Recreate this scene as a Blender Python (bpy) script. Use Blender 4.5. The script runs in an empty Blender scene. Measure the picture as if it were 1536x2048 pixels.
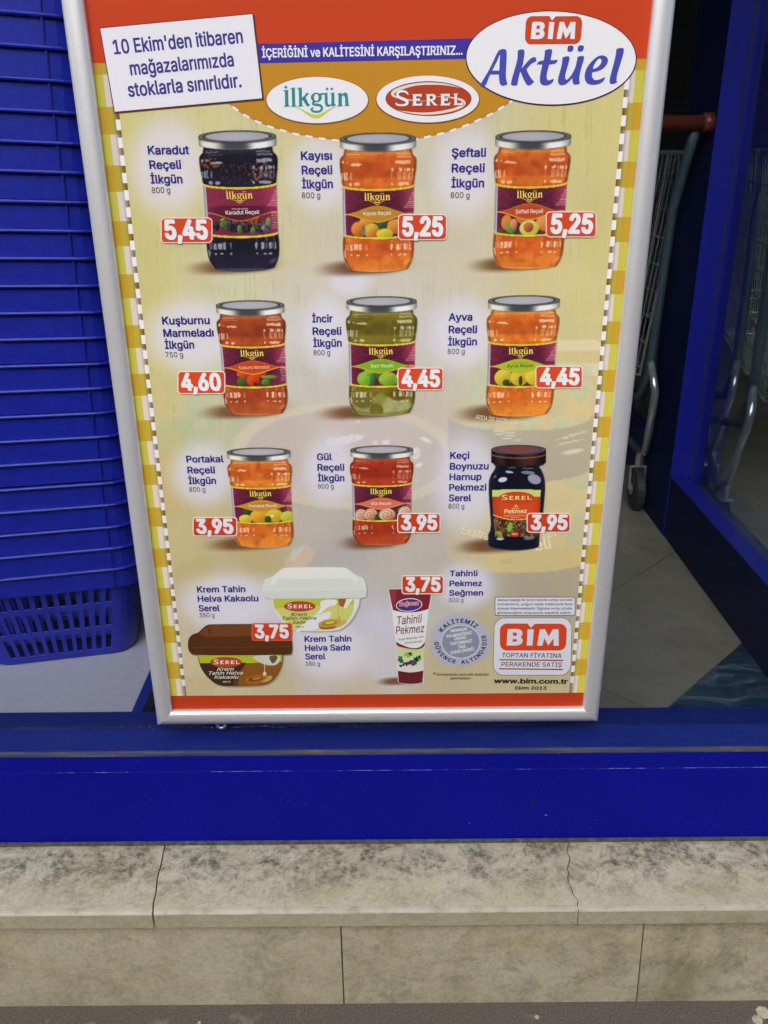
import bpy, math, random
import numpy as np
from mathutils import Vector, Matrix
from mathutils.geometry import tessellate_polygon, delaunay_2d_cdt
random.seed(7); rng = np.random.RandomState(11)
SC = bpy.context.scene; COL = SC.collection

# ------------------------------------------------------------------ camera
CAM_Z = 1.32                       # lens height above the pavement
FPX, PITCH, ROLL = 1720.0, math.atan(1720.0/4071.0), 0.008
cam_d = bpy.data.cameras.new('camera'); cam = bpy.data.objects.new('camera', cam_d); COL.objects.link(cam)
cam_d.sensor_fit = 'VERTICAL'; cam_d.sensor_height = 24.0; cam_d.lens = FPX/2048*24.0
cam_d.clip_start = 0.02; cam_d.clip_end = 400
cam.matrix_world = Matrix.Translation((0,0,CAM_Z)) @ Matrix.Rotation(math.pi/2-PITCH,4,'X') @ Matrix.Rotation(-ROLL,4,'Z')
SC.camera = cam
# ------------------------------------------------------------------ light
W = bpy.data.worlds.new('World'); SC.world = W; W.use_nodes = True
nt = W.node_tree; nt.nodes.clear()
sky = nt.nodes.new('ShaderNodeTexSky'); sky.sky_type = 'NISHITA'; sky.sun_disc = False
SUN_EL, SUN_AZ = math.radians(38), math.radians(196)
sky.sun_elevation = SUN_EL; sky.sun_rotation = SUN_AZ; sky.dust_density = 3.0; sky.air_density = 1.0
bg = nt.nodes.new('ShaderNodeBackground'); bg.inputs[1].default_value = 0.14
wo = nt.nodes.new('ShaderNodeOutputWorld')
nt.links.new(sky.outputs[0], bg.inputs[0]); nt.links.new(bg.outputs[0], wo.inputs[0])
sl = bpy.data.lights.new('sun','SUN'); sl.energy = 1.5; sl.angle = math.radians(60); sl.color = (1.0,0.99,0.97)
sun = bpy.data.objects.new('sun', sl); COL.objects.link(sun)
sdir = Vector((math.sin(SUN_AZ)*math.cos(SUN_EL), math.cos(SUN_AZ)*math.cos(SUN_EL), math.sin(SUN_EL)))
sun.rotation_euler = sdir.to_track_quat('Z','Y').to_euler(); sun.location = (0,-5,6)
SC.view_settings.view_transform = 'Standard'; SC.view_settings.look = 'None'
SC.view_settings.exposure = 0.58; SC.view_settings.gamma = 1.0; SC.view_settings.use_curve_mapping = False
SC.cycles.transparent_max_bounces = 16; SC.cycles.max_bounces = 8

# ------------------------------------------------------------------ helpers
CT, ST = math.cos(PITCH), math.sin(PITCH); CR, SR = math.cos(ROLL), math.sin(ROLL)
POSTER_Y = 1.18
def at(px, py, D=POSTER_Y):
    """photo pixel -> (x, z) on the upright plane y = D"""
    a = px-768.0; b = py-1024.0
    a2 = a*CR-b*SR; b2 = a*SR+b*CR
    k = D/(FPX*CT-b2*ST)
    return a2*k, CAM_Z+(-FPX*ST-b2*CT)*k
def topix(x, z, D=POSTER_Y):
    zz = z-CAM_Z
    dep = D*CT-zz*ST; up = zz*CT+D*ST
    a2 = FPX*x/dep; b2 = -FPX*up/dep
    return 768+a2*CR+b2*SR, 1024-a2*SR+b2*CR
def lin(c):
    c = np.asarray(c, float)/255.0
    return np.where(c <= .04045, c/12.92, ((c+.055)/1.055)**2.4)
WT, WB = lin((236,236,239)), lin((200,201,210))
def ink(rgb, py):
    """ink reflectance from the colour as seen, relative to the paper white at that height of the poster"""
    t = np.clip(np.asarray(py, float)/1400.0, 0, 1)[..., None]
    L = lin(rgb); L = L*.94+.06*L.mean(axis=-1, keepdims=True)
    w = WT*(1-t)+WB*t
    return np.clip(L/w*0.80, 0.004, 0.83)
def tag(o, label=None, cat=None, group=None, kind=None):
    if label: o['label'] = label
    if cat: o['category'] = cat
    if group: o['group'] = group
    if kind: o['kind'] = kind
    return o
def empty(name, loc=(0,0,0), rot=(0,0,0)):
    o = bpy.data.objects.new(name, None); COL.objects.link(o); o.location = loc; o.rotation_euler = rot
    o.empty_display_size = .05
    return o
class MB:
    """collects polygons, builds ONE mesh object"""
    def __init__(s): s.V=[]; s.F=[]; s.C=[]; s.n=0
    def add(s, verts, faces, col=None):
        v = np.asarray(verts, float).reshape(-1,3)
        s.V.append(v)
        for f in (faces if isinstance(faces, list) and len(faces) and isinstance(faces[0], np.ndarray) and faces[0].ndim==2 else [faces]):
            if isinstance(f, np.ndarray): s.F.append(f+s.n)
            else:
                by = {}
                for q in f: by.setdefault(len(q), []).append(q)
                for k in by: s.F.append(np.array(by[k])+s.n)
        if col is None: col = (1,1,1,1)
        c = np.asarray(col, float)
        if c.ndim == 1: c = np.tile(c if len(c)==4 else np.append(c,1), (len(v),1))
        elif c.shape[1] == 3: c = np.hstack([c, np.ones((len(c),1))])
        s.C.append(c); s.n += len(v)
    def box(s, x0,x1,y0,y1,z0,z1):
        s.add([(x0,y0,z0),(x1,y0,z0),(x1,y1,z0),(x0,y1,z0),(x0,y0,z1),(x1,y0,z1),(x1,y1,z1),(x0,y1,z1)],
              [(0,3,2,1),(4,5,6,7),(0,1,5,4),(1,2,6,5),(2,3,7,6),(3,0,4,7)])
    def tube(s, pts, r, seg=8, cap=True):
        pts = [Vector(p) for p in pts]; rings=[]; base=None
        for i,p in enumerate(pts):
            d = ((pts[i]-pts[i-1]) if i==len(pts)-1 else (pts[i+1]-pts[i]) if i==0 else (pts[i+1]-pts[i]).normalized()+(pts[i]-pts[i-1]).normalized()).normalized()
            if base is None: base = d.orthogonal().normalized()
            base = (base-d*base.dot(d)).normalized(); c = d.cross(base)
            rr = r[i] if isinstance(r,(list,tuple)) else r
            rings += [p+(base*math.cos(2*math.pi*k/seg)+c*math.sin(2*math.pi*k/seg))*rr for k in range(seg)]
        f=[]
        for i in range(len(pts)-1):
            for k in range(seg):
                f.append((i*seg+k, i*seg+(k+1)%seg, (i+1)*seg+(k+1)%seg, (i+1)*seg+k))
        if cap:
            n=len(pts); f.append(tuple(reversed(range(seg)))); f.append(tuple((n-1)*seg+k for k in range(seg)))
        s.add([tuple(v) for v in rings], f)
    def lathe(s, prof, c, axis='Z', seg=24):
        v=[]; f=[]
        for (r,h) in prof:
            for k in range(seg):
                a=2*math.pi*k/seg; p=(r*math.cos(a), r*math.sin(a), h)
                if axis=='X': p=(h, r*math.cos(a), r*math.sin(a))
                if axis=='Y': p=(r*math.cos(a), h, r*math.sin(a))
                v.append((c[0]+p[0],c[1]+p[1],c[2]+p[2]))
        for i in range(len(prof)-1):
            for k in range(seg): f.append((i*seg+k,i*seg+(k+1)%seg,(i+1)*seg+(k+1)%seg,(i+1)*seg+k))
        f.append(tuple(range(seg))); f.append(tuple((len(prof)-1)*seg+k for k in range(seg)))
        s.add(v,f)
    def build(s, name, mat, parent=None, smooth=False, bevel=0, color=False):
        me = bpy.data.meshes.new(name)
        V = np.vstack(s.V); me.vertices.add(len(V)); me.vertices.foreach_set('co', V.ravel())
        L = np.concatenate([f.ravel() for f in s.F]); tot = np.concatenate([np.full(len(f), f.shape[1]) for f in s.F])
        st = np.concatenate([[0], np.cumsum(tot)[:-1]])
        me.loops.add(len(L)); me.loops.foreach_set('vertex_index', L.astype(np.int32))
        me.polygons.add(len(tot)); me.polygons.foreach_set('loop_start', st.astype(np.int32))
        try: me.polygons.foreach_set('loop_total', tot.astype(np.int32))
        except Exception: pass
        me.polygons.foreach_set('use_smooth', np.full(len(tot), bool(smooth)))
        if color:
            ca = me.color_attributes.new('ink', 'FLOAT_COLOR', 'POINT')
            ca.data.foreach_set('color', np.vstack(s.C).astype(np.float32).ravel())
        me.update(calc_edges=True); me.validate()
        for m in (mat if isinstance(mat, list) else [mat]): me.materials.append(m)
        o = bpy.data.objects.new(name, me); COL.objects.link(o)
        if parent: o.parent = parent
        if bevel:
            b = o.modifiers.new('bevel','BEVEL'); b.width = bevel; b.segments = 2; b.limit_method='ANGLE'
        return o
def copy_tree(o, parent=None):
    c = o.copy(); COL.objects.link(c); c.parent = parent
    for ch in [k for k in SC.objects if k.parent == o]: copy_tree(ch, c)
    return c

# ------------------------------------------------------------------ materials
def newmat(name):
    m = bpy.data.materials.new(name); m.use_nodes = True; n = m.node_tree
    b = n.nodes['Principled BSDF']; return m, n, b
def N(n, t, **k):
    x = n.nodes.new(t)
    for a,v in k.items():
        if a.startswith('i_'):
            x.inputs[int(a[2:]) if a[2:].isdigit() else a[2:].replace('_',' ')].default_value = v
        else: setattr(x, a, v)
    return x
def ramp(n, fac, stops):
    r = n.nodes.new('ShaderNodeValToRGB'); r.color_ramp.elements[0].position = stops[0][0]; r.color_ramp.elements[0].color = (*stops[0][1],1)
    r.color_ramp.elements[1].position = stops[-1][0]; r.color_ramp.elements[1].color = (*stops[-1][1],1)
    for p,c in stops[1:-1]:
        e = r.color_ramp.elements.new(p); e.color = (*c,1)
    n.links.new(fac, r.inputs[0]); return r.outputs[0]
def noise(n, scale, detail=4, rough=.55, coord=None, stretch=None, dist=0):
    tc = N(n,'ShaderNodeTexCoord'); src = tc.outputs['Object']
    if stretch is not None:
        mp = N(n,'ShaderNodeMapping'); mp.inputs['Scale'].default_value = stretch; n.links.new(src, mp.inputs[0]); src = mp.outputs[0]
    x = N(n,'ShaderNodeTexNoise'); x.inputs['Scale'].default_value = scale; x.inputs['Detail'].default_value = detail
    x.inputs['Roughness'].default_value = rough; x.inputs['Distortion'].default_value = dist
    n.links.new(src, x.inputs['Vector']); return x.outputs['Fac']
def bump(n, b, h, strength, dist=.001):
    x = N(n,'ShaderNodeBump'); x.inputs['Strength'].default_value = strength; x.inputs['Distance'].default_value = dist
    n.links.new(h, x.inputs['Height']); n.links.new(x.outputs[0], b.inputs['Normal'])
def mixc(n, fac, a, b, mode='MIX'):
    x = N(n,'ShaderNodeMix', data_type='RGBA', blend_type=mode)
    for s,v in ((0,fac),(6,a),(7,b)):
        if hasattr(v,'is_output') or hasattr(v,'links'): n.links.new(v, x.inputs[s])
        else: x.inputs[s].default_value = v if s==0 else ((*v,1) if len(v)==3 else v)
    return x.outputs[2]
def mathn(n, op, a, b=None, clamp=False):
    x = N(n,'ShaderNodeMath', operation=op); x.use_clamp = clamp
    for i,v in enumerate((a,b)):
        if v is None: continue
        if isinstance(v,(int,float)): x.inputs[i].default_value = v
        else: n.links.new(v, x.inputs[i])
    return x.outputs[0]
def plain(name, col, rough=.5, metal=0, spec=.5, var=.12, scale=30, bmp=0):
    m,n,b = newmat(name)
    f = noise(n, scale, 5)
    c = ramp(n, f, [(.3, tuple(v*(1-var) for v in col)), (.7, tuple(min(1,v*(1+var)) for v in col))])
    n.links.new(c, b.inputs['Base Color']); b.inputs['Roughness'].default_value = rough
    b.inputs['Metallic'].default_value = metal; b.inputs['Specular IOR Level'].default_value = spec
    if bmp: bump(n, b, noise(n, scale*8, 3), bmp)
    return m
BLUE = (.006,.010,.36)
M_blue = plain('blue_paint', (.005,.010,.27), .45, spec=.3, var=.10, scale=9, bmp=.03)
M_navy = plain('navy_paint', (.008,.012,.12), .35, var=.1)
# basket plastic
m,n,b = newmat('basket_plastic'); M_basket = m
n.links.new(ramp(n, noise(n, 60, 4), [(.3,(.007,.014,.36)),(.7,(.011,.024,.46))]), b.inputs['Base Color'])
b.inputs['Roughness'].default_value = .42; bump(n, b, noise(n, 900, 2), .12, .0004)
# ledge: blue paint with grey dust
m,n,b = newmat('ledge_paint'); M_ledge = m
d1 = ramp(n, noise(n, 14, 6, .6, stretch=(1,3,1)), [(.45,(0,0,0)),(.75,(1,1,1))])
sp = ramp(n, noise(n, 420, 2), [(.70,(0,0,0)),(.76,(1,1,1))])
c = mixc(n, mathn(n,'MULTIPLY', d1, .25), (.006,.016,.16), (.03,.045,.12))
c = mixc(n, mathn(n,'MULTIPLY', sp, .35), c, (.25,.27,.3))
n.links.new(c, b.inputs['Base Color']); b.inputs['Roughness'].default_value = .55; b.inputs['Specular IOR Level'].default_value=.22
m,n,b = newmat('worn_edge'); M_worn = m
c = ramp(n, noise(n, 6, 8, .7, stretch=(1,12,12)), [(.35,(.008,.016,.12)),(.5,(.03,.035,.08)),(.63,(.085,.08,.075)),(.8,(.22,.22,.22))])
n.links.new(c, b.inputs['Base Color']); b.inputs['Roughness'].default_value = .7
m,n,b = newmat('chipped_seam'); M_seam = m
c = ramp(n, noise(n, 16, 9, .8, stretch=(1,.1,.1)), [(.5,(.012,.02,.28)),(.56,(.25,.3,.6)),(.66,(.75,.77,.85))])
n.links.new(c, b.inputs['Base Color']); b.inputs['Roughness'].default_value = .6
# front panel with faint scuffs
m,n,b = newmat('panel_paint'); M_panel = m
c = ramp(n, noise(n, 5, 6), [(.3,(.003,.005,.27)),(.7,(.004,.007,.33))])
sc = ramp(n, noise(n, 30, 6, .7, stretch=(1,1,.25)), [(.68,(0,0,0)),(.80,(1,1,1))])
c = mixc(n, mathn(n,'MULTIPLY', sc, .3), c, (.012,.035,.24))
sp = ramp(n, noise(n, 500, 1), [(.79,(0,0,0)),(.82,(1,1,1))])
c = mixc(n, sp, c, (.4,.42,.5))
n.links.new(c, b.inputs['Base Color']); b.inputs['Roughness'].default_value = .6; b.inputs['Specular IOR Level'].default_value=.1
bump(n, b, noise(n, 160, 3), .05, .0006)
# anodised aluminium rail
m,n,b = newmat('anodised_aluminium'); M_alu = m
f = noise(n, 700, 3, .6); lg = noise(n, 40, 5, .6, stretch=(1,1,.25))
c = mixc(n, .5, ramp(n, f, [(.3,(.80,.81,.84)),(.7,(.90,.91,.94))]), ramp(n, lg, [(.3,(.82,.83,.86)),(.72,(.90,.91,.93))]))
scr = ramp(n, noise(n, 90, 3, .5, stretch=(6,6,.35)), [(.72,(0,0,0)),(.76,(1,1,1))])
c = mixc(n, mathn(n,'MULTIPLY', scr, .35), c, (.3,.3,.32))
n.links.new(c, b.inputs['Base Color']); b.inputs['Metallic'].default_value = .6; b.inputs['Roughness'].default_value = .38
bump(n, b, f, .06, .0003)
M_chrome = plain('chrome', (.5,.53,.56), .2, .75, var=.05)
M_zinc = plain('zinc', (.7,.72,.78), .3, .9, var=.1)
M_tubeblue = plain('trolley_grey_blue', (.10,.16,.20), .35, .5, var=.1)
M_rubber = plain('rubber', (.02,.025,.03), .6, var=.2)
M_redplastic = plain('red_plastic', (.11,.022,.012), .4, var=.1)
M_dark = plain('dark_filler', (.03,.03,.032), .9, var=.3)
M_board = plain('grey_laminate', (.46,.45,.55), .5, var=.06, scale=60, bmp=.04)
M_wall = plain('painted_wall', (.5,.48,.43), .9, var=.1, scale=3)
M_ceil = plain('ceiling_paint', (.6,.6,.57), .9, var=.05)
M_shelf = plain('shelf_metal', (.22,.22,.22), .5, .2)
M_leaf = plain('dry_leaf', (.46,.40,.30), .8, var=.2, scale=200)
M_paper = plain('paper_back', (.55,.55,.55), .8)
# glass
m = bpy.data.materials.new('window_glass'); m.use_nodes = True; M_glass = m; n = m.node_tree; n.nodes.clear()
o = N(n,'ShaderNodeOutputMaterial'); mx = N(n,'ShaderNodeMixShader'); tr = N(n,'ShaderNodeBsdfTransparent'); tr.inputs[0].default_value=(.92,.945,.95,1)
gl = N(n,'ShaderNodeBsdfGlossy'); gl.inputs['Roughness'].default_value=.02; ge = N(n,'ShaderNodeNewGeometry'); vd = N(n,'ShaderNodeVectorMath', operation='DOT_PRODUCT'); n.links.new(ge.outputs['Incoming'], vd.inputs[0]); n.links.new(ge.outputs['Normal'], vd.inputs[1])
fr = N(n,'ShaderNodeMath', operation='ADD'); fr.inputs[1].default_value=.036      # Schlick reflectance, the same on both faces
n.links.new(mathn(n,'POWER', mathn(n,'SUBTRACT', 1.0, mathn(n,'ABSOLUTE', vd.outputs['Value'])), 5.0), fr.inputs[0])
n.links.new(fr.outputs[0], mx.inputs[0]); n.links.new(tr.outputs[0], mx.inputs[1]); n.links.new(gl.outputs[0], mx.inputs[2]); n.links.new(mx.outputs[0], o.inputs[0])
# print inks
def inkmat(name, alpha):
    m,n,b = newmat(name); a = N(n,'ShaderNodeAttribute'); a.attribute_name = 'ink'
    gr = ramp(n, noise(n, 1600, 2), [(.3,(.965,.965,.965)),(.7,(1,1,1))])
    c = mixc(n, 1.0, a.outputs['Color'], gr, 'MULTIPLY')
    n.links.new(c, b.inputs['Base Color']); b.inputs['Roughness'].default_value = .5; b.inputs['Specular IOR Level'].default_value = .12
    if alpha: n.links.new(a.outputs['Alpha'], b.inputs['Alpha'])
    return m
M_ink = inkmat('printed_paper', False); M_inka = inkmat('printed_paper_soft', True)
# stone
def stone(name, stain, green=0.0, warm=0.0, seed=0.0):
    m,n,b = newmat(name)
    tc = N(n,'ShaderNodeTexCoord'); mp = N(n,'ShaderNodeMapping'); mp.inputs['Location'].default_value=(seed,seed*.7,seed*.3)
    n.links.new(tc.outputs['Object'], mp.inputs[0])
    def nz(s,d,r,dist=0,sc=(1,1,1)):
        q = N(n,'ShaderNodeMapping'); q.inputs['Scale'].default_value=sc; n.links.new(mp.outputs[0], q.inputs[0])
        x = N(n,'ShaderNodeTexNoise'); x.inputs['Scale'].default_value=s; x.inputs['Detail'].default_value=d; x.inputs['Roughness'].default_value=r; x.inputs['Distortion'].default_value=dist
        n.links.new(q.outputs[0], x.inputs['Vector']); return x.outputs['Fac']
    base = ramp(n, nz(7,6,.6,.6), [(.28,(.56,.49,.35)),(.45,(.69,.625,.475)),(.58,(.74,.68,.55)),(.75,(.66,.62,.50))])
    fine = ramp(n, nz(140,5,.7), [(.3,(.80,.80,.78)),(.5,(.98,.98,.97)),(.7,(1.06,1.06,1.05))])
    c = mixc(n, 1.0, base, fine, 'MULTIPLY')
    vein = nz(9,7,.65,2.2,(1,1,2.2))
    v = ramp(n, vein, [(.478,(0,0,0)),(.5,(1,1,1)),(.522,(0,0,0))])
    c = mixc(n, mathn(n,'MULTIPLY', v, .30), c, (.26,.22,.17))
    s1 = ramp(n, nz(17,10,.78,.5), [(.50-.06*stain,(0,0,0)),(.62-.06*stain,(1,1,1))])
    s2 = ramp(n, nz(75,7,.8,.3), [(.44,(0,0,0)),(.56,(1,1,1))])
    st = mathn(n,'MULTIPLY', mathn(n,'MULTIPLY', s1, mathn(n,'ADD', mathn(n,'MULTIPLY', s2, .7), .3)), 1.0*stain, True)
    if stain > .6:      # dirt lies thicker towards the back of the coping, against the sill
        sx = N(n,'ShaderNodeSeparateXYZ'); n.links.new(tc.outputs['Object'], sx.inputs[0])
        g = N(n,'ShaderNodeMapRange'); g.inputs[1].default_value=1.0; g.inputs[2].default_value=1.08; g.inputs[3].default_value=.12; g.inputs[4].default_value=1.0
        n.links.new(sx.outputs[1], g.inputs[0]); st = mathn(n,'MULTIPLY', st, g.outputs[0], True)
        e = N(n,'ShaderNodeMapRange'); e.inputs[1].default_value=1.118; e.inputs[2].default_value=1.134; n.links.new(sx.outputs[1], e.inputs[0])
        st = mathn(n,'MAXIMUM', st, mathn(n,'MULTIPLY', e.outputs[0], mathn(n,'ADD', mathn(n,'MULTIPLY', s2, .6), .2)), True)
    c = mixc(n, st, c, (.15,.135,.095))
    pale = ramp(n, nz(16,3,.5,.5), [(.70,(0,0,0)),(.74,(1,1,1))])
    if stain > .6:
        c = mixc(n, mathn(n,'MULTIPLY', pale, .7), c, (.60,.57,.54)); c = mixc(n, 1.0, c, (.86,.85,.74), 'MULTIPLY')
    if stain <= .6: c = mixc(n, 1.0, c, (1.0,.975,.87), 'MULTIPLY')
    if green:
        sx = N(n,'ShaderNodeSeparateXYZ'); n.links.new(tc.outputs['Object'], sx.inputs[0])
        dx = mathn(n,'SUBTRACT', sx.outputs[0], .495); g = mathn(n,'SUBTRACT', 1.0, mathn(n,'MULTIPLY', mathn(n,'ABSOLUTE', dx), 11.0), True)
        gm = mathn(n,'MULTIPLY', g, ramp(n, nz(14,6,.6,.4,(1.5,1,.6)), [(.35,(0,0,0)),(.65,(1,1,1))]), True)
        c = mixc(n, mathn(n,'MULTIPLY', gm, .75), c, (.17,.135,.035))
    n.links.new(c, b.inputs['Base Color']); b.inputs['Roughness'].default_value = .55
    h = mathn(n,'ADD', nz(140,5,.7), mathn(n,'MULTIPLY', nz(20,6,.6), .8)); bump(n, b, h, .22, .0010)
    return m
M_cop = stone('coping_stone', 1.0, seed=3.1); M_fac = [stone('facing_stone_a', .35, seed=1.7), stone('facing_stone_b', .45, seed=5.2), stone('facing_stone_c', .5, 1.0, seed=8.8)]
m,n,b = newmat('polished_nosing'); M_nose = m
n.links.new(ramp(n, noise(n, 30, 7, .7), [(.3,(.30,.26,.18)),(.48,(.50,.455,.34)),(.7,(.60,.56,.45))]), b.inputs['Base Color']); b.inputs['Roughness'].default_value=.4
m,n,b = newmat('mortar'); M_mortar = m
n.links.new(ramp(n, noise(n, 90, 6, .7), [(.35,(.05,.045,.038)),(.6,(.13,.12,.10)),(.75,(.26,.24,.20))]), b.inputs['Base Color']); b.inputs['Roughness'].default_value=.9
bump(n, b, noise(n, 200, 4), .5, .002)
m,n,b = newmat('street_concrete'); M_ground = m
c = ramp(n, noise(n, 300, 5, .75), [(.3,(.07,.062,.048)),(.5,(.14,.125,.098)),(.7,(.24,.215,.17))])
c = mixc(n, ramp(n, noise(n, 18, 5), [(.6,(0,0,0)),(.68,(1,1,1))]), c, (.24,.22,.18))
n.links.new(c, b.inputs['Base Color']); b.inputs['Roughness'].default_value=.9; bump(n, b, noise(n, 300, 5), .6, .003)
# floor tiles
def tilemat(name, dark):
    m,n,b = newmat(name)
    if dark:
        c = ramp(n, noise(n, 9, 9, .72, stretch=(1,2.6,1), dist=.6), [(.36,(.006,.020,.042)),(.50,(.014,.045,.085)),(.60,(.07,.10,.17)),(.72,(.30,.30,.40))])
    else:
        c = ramp(n, noise(n, 10, 8, .62, dist=.5), [(.3,(.16,.145,.115)),(.55,(.215,.20,.165)),(.75,(.26,.245,.22))])
        v = ramp(n, noise(n, 26, 9, .8, dist=1.0), [(.62,(0,0,0)),(.72,(1,1,1))])
        c = mixc(n, mathn(n,'MULTIPLY', v, .4), c, (.12,.12,.11))
    n.links.new(c, b.inputs['Base Color']); b.inputs['Roughness'].default_value=.35
    return m
M_tile, M_tiled = tilemat('beige_tile', False), tilemat('dark_marble_tile', True)

# ------------------------------------------------------------------ ground, street
FLOOR = CAM_Z-1.08
g = MB(); g.add([(-150,-150,0),(150,-150,0),(150,1.0075,0),(-150,1.0075,0)], [(0,1,2,3)])
tag(g.build('pavement', M_ground), kind='structure')
# building across the street (seen only as reflections in the panes)
opp = empty('building', (0,-16,0)); tag(opp, 'plain rendered building across the street, mirrored in the shop glass', 'building')
w = MB(); w.box(-30,30,-22,-16,0,9); w.V[-1] -= np.array([0,-16,0]); w.build('wall', plain('render', (.30,.28,.25), .9, scale=1), opp)
for i in range(9):
    for j in range(3):
        q = MB(); x=-27+i*6.5; z=1.2+j*2.8; q.box(x,x+1.6,-.002,.05,z,z+1.5)
        q.build('window', M_navy, opp)
gw = MB(); gw.box(-12,12,-1.65,-1.4,.001,2.2)  # unseen wall, added behind the camera to shade the lower poster
tag(gw.build('added_shade_wall', plain('shade_wall_dark', (.06,.06,.06), .9)), 'unseen dark wall added behind the viewer to shade the lower shopfront', 'wall')
# ------------------------------------------------------------------ stone plinth
pl = empty('stone_plinth', (0,0,0)); tag(pl, 'beige stone plinth with stained coping slabs under the blue shop sill', 'stone ledge')
CT_Z = CAM_Z-1.092; CB_Z = CAM_Z-1.123
def crack(x0, x1, n, amp):
    ys = np.linspace(1.140, .990, n); xs = x0+(x1-x0)*np.linspace(0,1,n)+np.cumsum(rng.uniform(-amp,amp,n))*.8
    xs += (x1-xs[-1])*np.linspace(0,1,n); return list(zip(xs, ys))
j0=[(-1.06,1.14),(-1.05,.99)]; j1=crack(-.377,-.365,14,.0016); j2=crack(.316,.298,26,.0042); j3=[(.98,1.14),(.98,.99)]
def coping(L, R, gl, gr):
    # outline from above; left joint L, right joint R
    o = [(x+gl,y) for x,y in L]+[(x-gr,y) for x,y in reversed(R)]
    zt, zb, bev = CT_Z, CB_Z, .005
    o_in = [(x, y if y>.995 else .990+bev) for x,y in o]
    m = MB(); nv=len(o)
    top=[(x,y,zt) for x,y in o_in]; f1=[(x,y,zt-bev*.8) for x,y in o]; bt=[(x,y,zb) for x,y in o]
    tri = tessellate_polygon([[Vector((x,y,0)) for x,y in o_in]])
    fs=[tuple(t) for t in tri]+[(i,(i+1)%nv,nv+(i+1)%nv,nv+i) for i in range(nv)]+[(nv+i,nv+(i+1)%nv,2*nv+(i+1)%nv,2*nv+i) for i in range(nv)]+[tuple(2*nv+k for k in t) for t in tri]
    m.add(top+f1+bt, fs); ob = m.build('coping_stone', M_cop, pl)
    # worn, paler arris along the front edge
    xa, xb = L[-1][0]+gl+.001, R[-1][0]-gr-.001
    e = MB(); k=60; vs=[]
    xs=np.linspace(xa,xb,k)
    wv=.0016*rng.rand(k)
    for x,q in zip(xs,wv): vs += [(x,.990+bev+.0035+q,zt+.0004),(x,.990+bev*.45,zt-bev*.25+.0009),(x,.9896,zt-bev*.8-.0004)]
    e.add(vs,[(3*i,3*i+3,3*i+4,3*i+1) for i in range(k-1)]+[(3*i+1,3*i+4,3*i+5,3*i+2) for i in range(k-1)])
    e.build('worn_edge', M_nose, ob, smooth=True)
    return ob
coping(j0,j1,.001,.0012); coping(j1,j2,.0012,.0008); coping(j2,j3,.0008,.001)
core = MB(); core.box(-1.05,.98,1.0,1.30,CB_Z+.002,CT_Z-.004); core.box(-2.6,2.6,1.012,1.30,-.01,CB_Z+.0015); core.build('mortar', M_mortar, pl)
def facing(xt0,xt1,xb0,xb1,mat):
    m = MB(); z1=CB_Z-.0006; z0=-.004
    m.add([(xb0,1.008,z0),(xb1,1.008,z0),(xb1,1.03,z0),(xb0,1.03,z0),(xt0,1.008,z1),(xt1,1.008,z1),(xt1,1.03,z1),(xt0,1.03,z1)],
          [(0,3,2,1),(4,5,6,7),(0,1,5,4),(1,2,6,5),(2,3,7,6),(3,0,4,7)])
    m.build('facing_stone', mat, pl, bevel=.0008)
facing(-.98,-.0755,-.98,-.0745,M_fac[0]); facing(-.0735,.4085,-.0725,.4162,M_fac[1]); facing(.4105,1.15,.4182,1.15,M_fac[2])
st = MB(); st.box(-1.3,1.3,1.1305,1.145,CT_Z-.003,CT_Z+.0035); st.build('mortar_line', M_mortar, pl)
for sx in (-1,1):
    mm = MB(); mm.box(*sorted((sx*1.0,sx*2.6)),1.00,1.3,0,CT_Z-.001); mm.build('facing_stone', M_fac[0], pl)
# dry sliver lying on the coping
lf = MB(); c0=Vector((-.395,1.012,CT_Z+.0012)); L=[(-.017,-.006),(-.008,-.0005),(.004,.003),(.019,.0075),(.012,.001),(.0,-.003)]
lf.add([(c0.x+a,c0.y+b_,c0.z+.0016*math.sin(i)) for i,(a,b_) in enumerate(L)]+[(c0.x,c0.y,c0.z-.001)],[(0,1,6),(1,2,6),(2,3,6),(3,4,6),(4,5,6),(5,0,6)])
tag(lf.build('dry_leaf', M_leaf), 'pale dry sliver of leaf lying on the coping left of the first joint', 'leaf')
for (x,y,s) in ((.62,.985,.012),(.605,.972,.009),(-.31,.975,.003),(.245,.98,.004)):
    k=MB(); k.lathe([(s*.5,0),(s,.0008),(s*.75,s*.16),(s*.3,s*.2)],(x,y,.0002),seg=7)
    tag(k.build('pebble', M_fac[0]), {.012:'largest pale mortar crumb on the pavement at the foot of the plinth',.009:'second largest pale mortar crumb, nearest the street',.003:'tiny stone crumb on the pavement below the left coping joint',.004:'small stone crumb on the pavement below the middle facing stone'}[s], 'pebble')

# ------------------------------------------------------------------ shopfront
sf = empty('shopfront', (0,0,0)); tag(sf, 'blue painted shop window frame with wide sill, front panel and large pane', 'shop window')
LZ = CAM_Z-.903; SEAM = CAM_Z-.9415
YF = 1.137; YB = 1.192
s = MB(); s.box(-2.2,2.2,YF+.0045,1.25,LZ-.03,LZ); s.build('sill', M_ledge, sf)
e = MB(); k=90; vs=[]
for x in np.linspace(-2.2,2.2,k):
    vs += [(x,YF+.0055,LZ+.0006),(x,YF+.0030,LZ+.0004),(x,YF+.0006,LZ-.002),(x,YF-.0002,LZ-.0062)]
e.add(vs,[(4*i+j,4*i+4+j,4*i+5+j,4*i+1+j) for i in range(k-1) for j in range(3)]); e.build('worn_edge', M_worn, sf, smooth=True)
s = MB(); s.box(-2.2,2.2,YF,YF+.02,SEAM+.0008,LZ-.0062); s.build('sill_lip', M_panel, sf)
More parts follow.
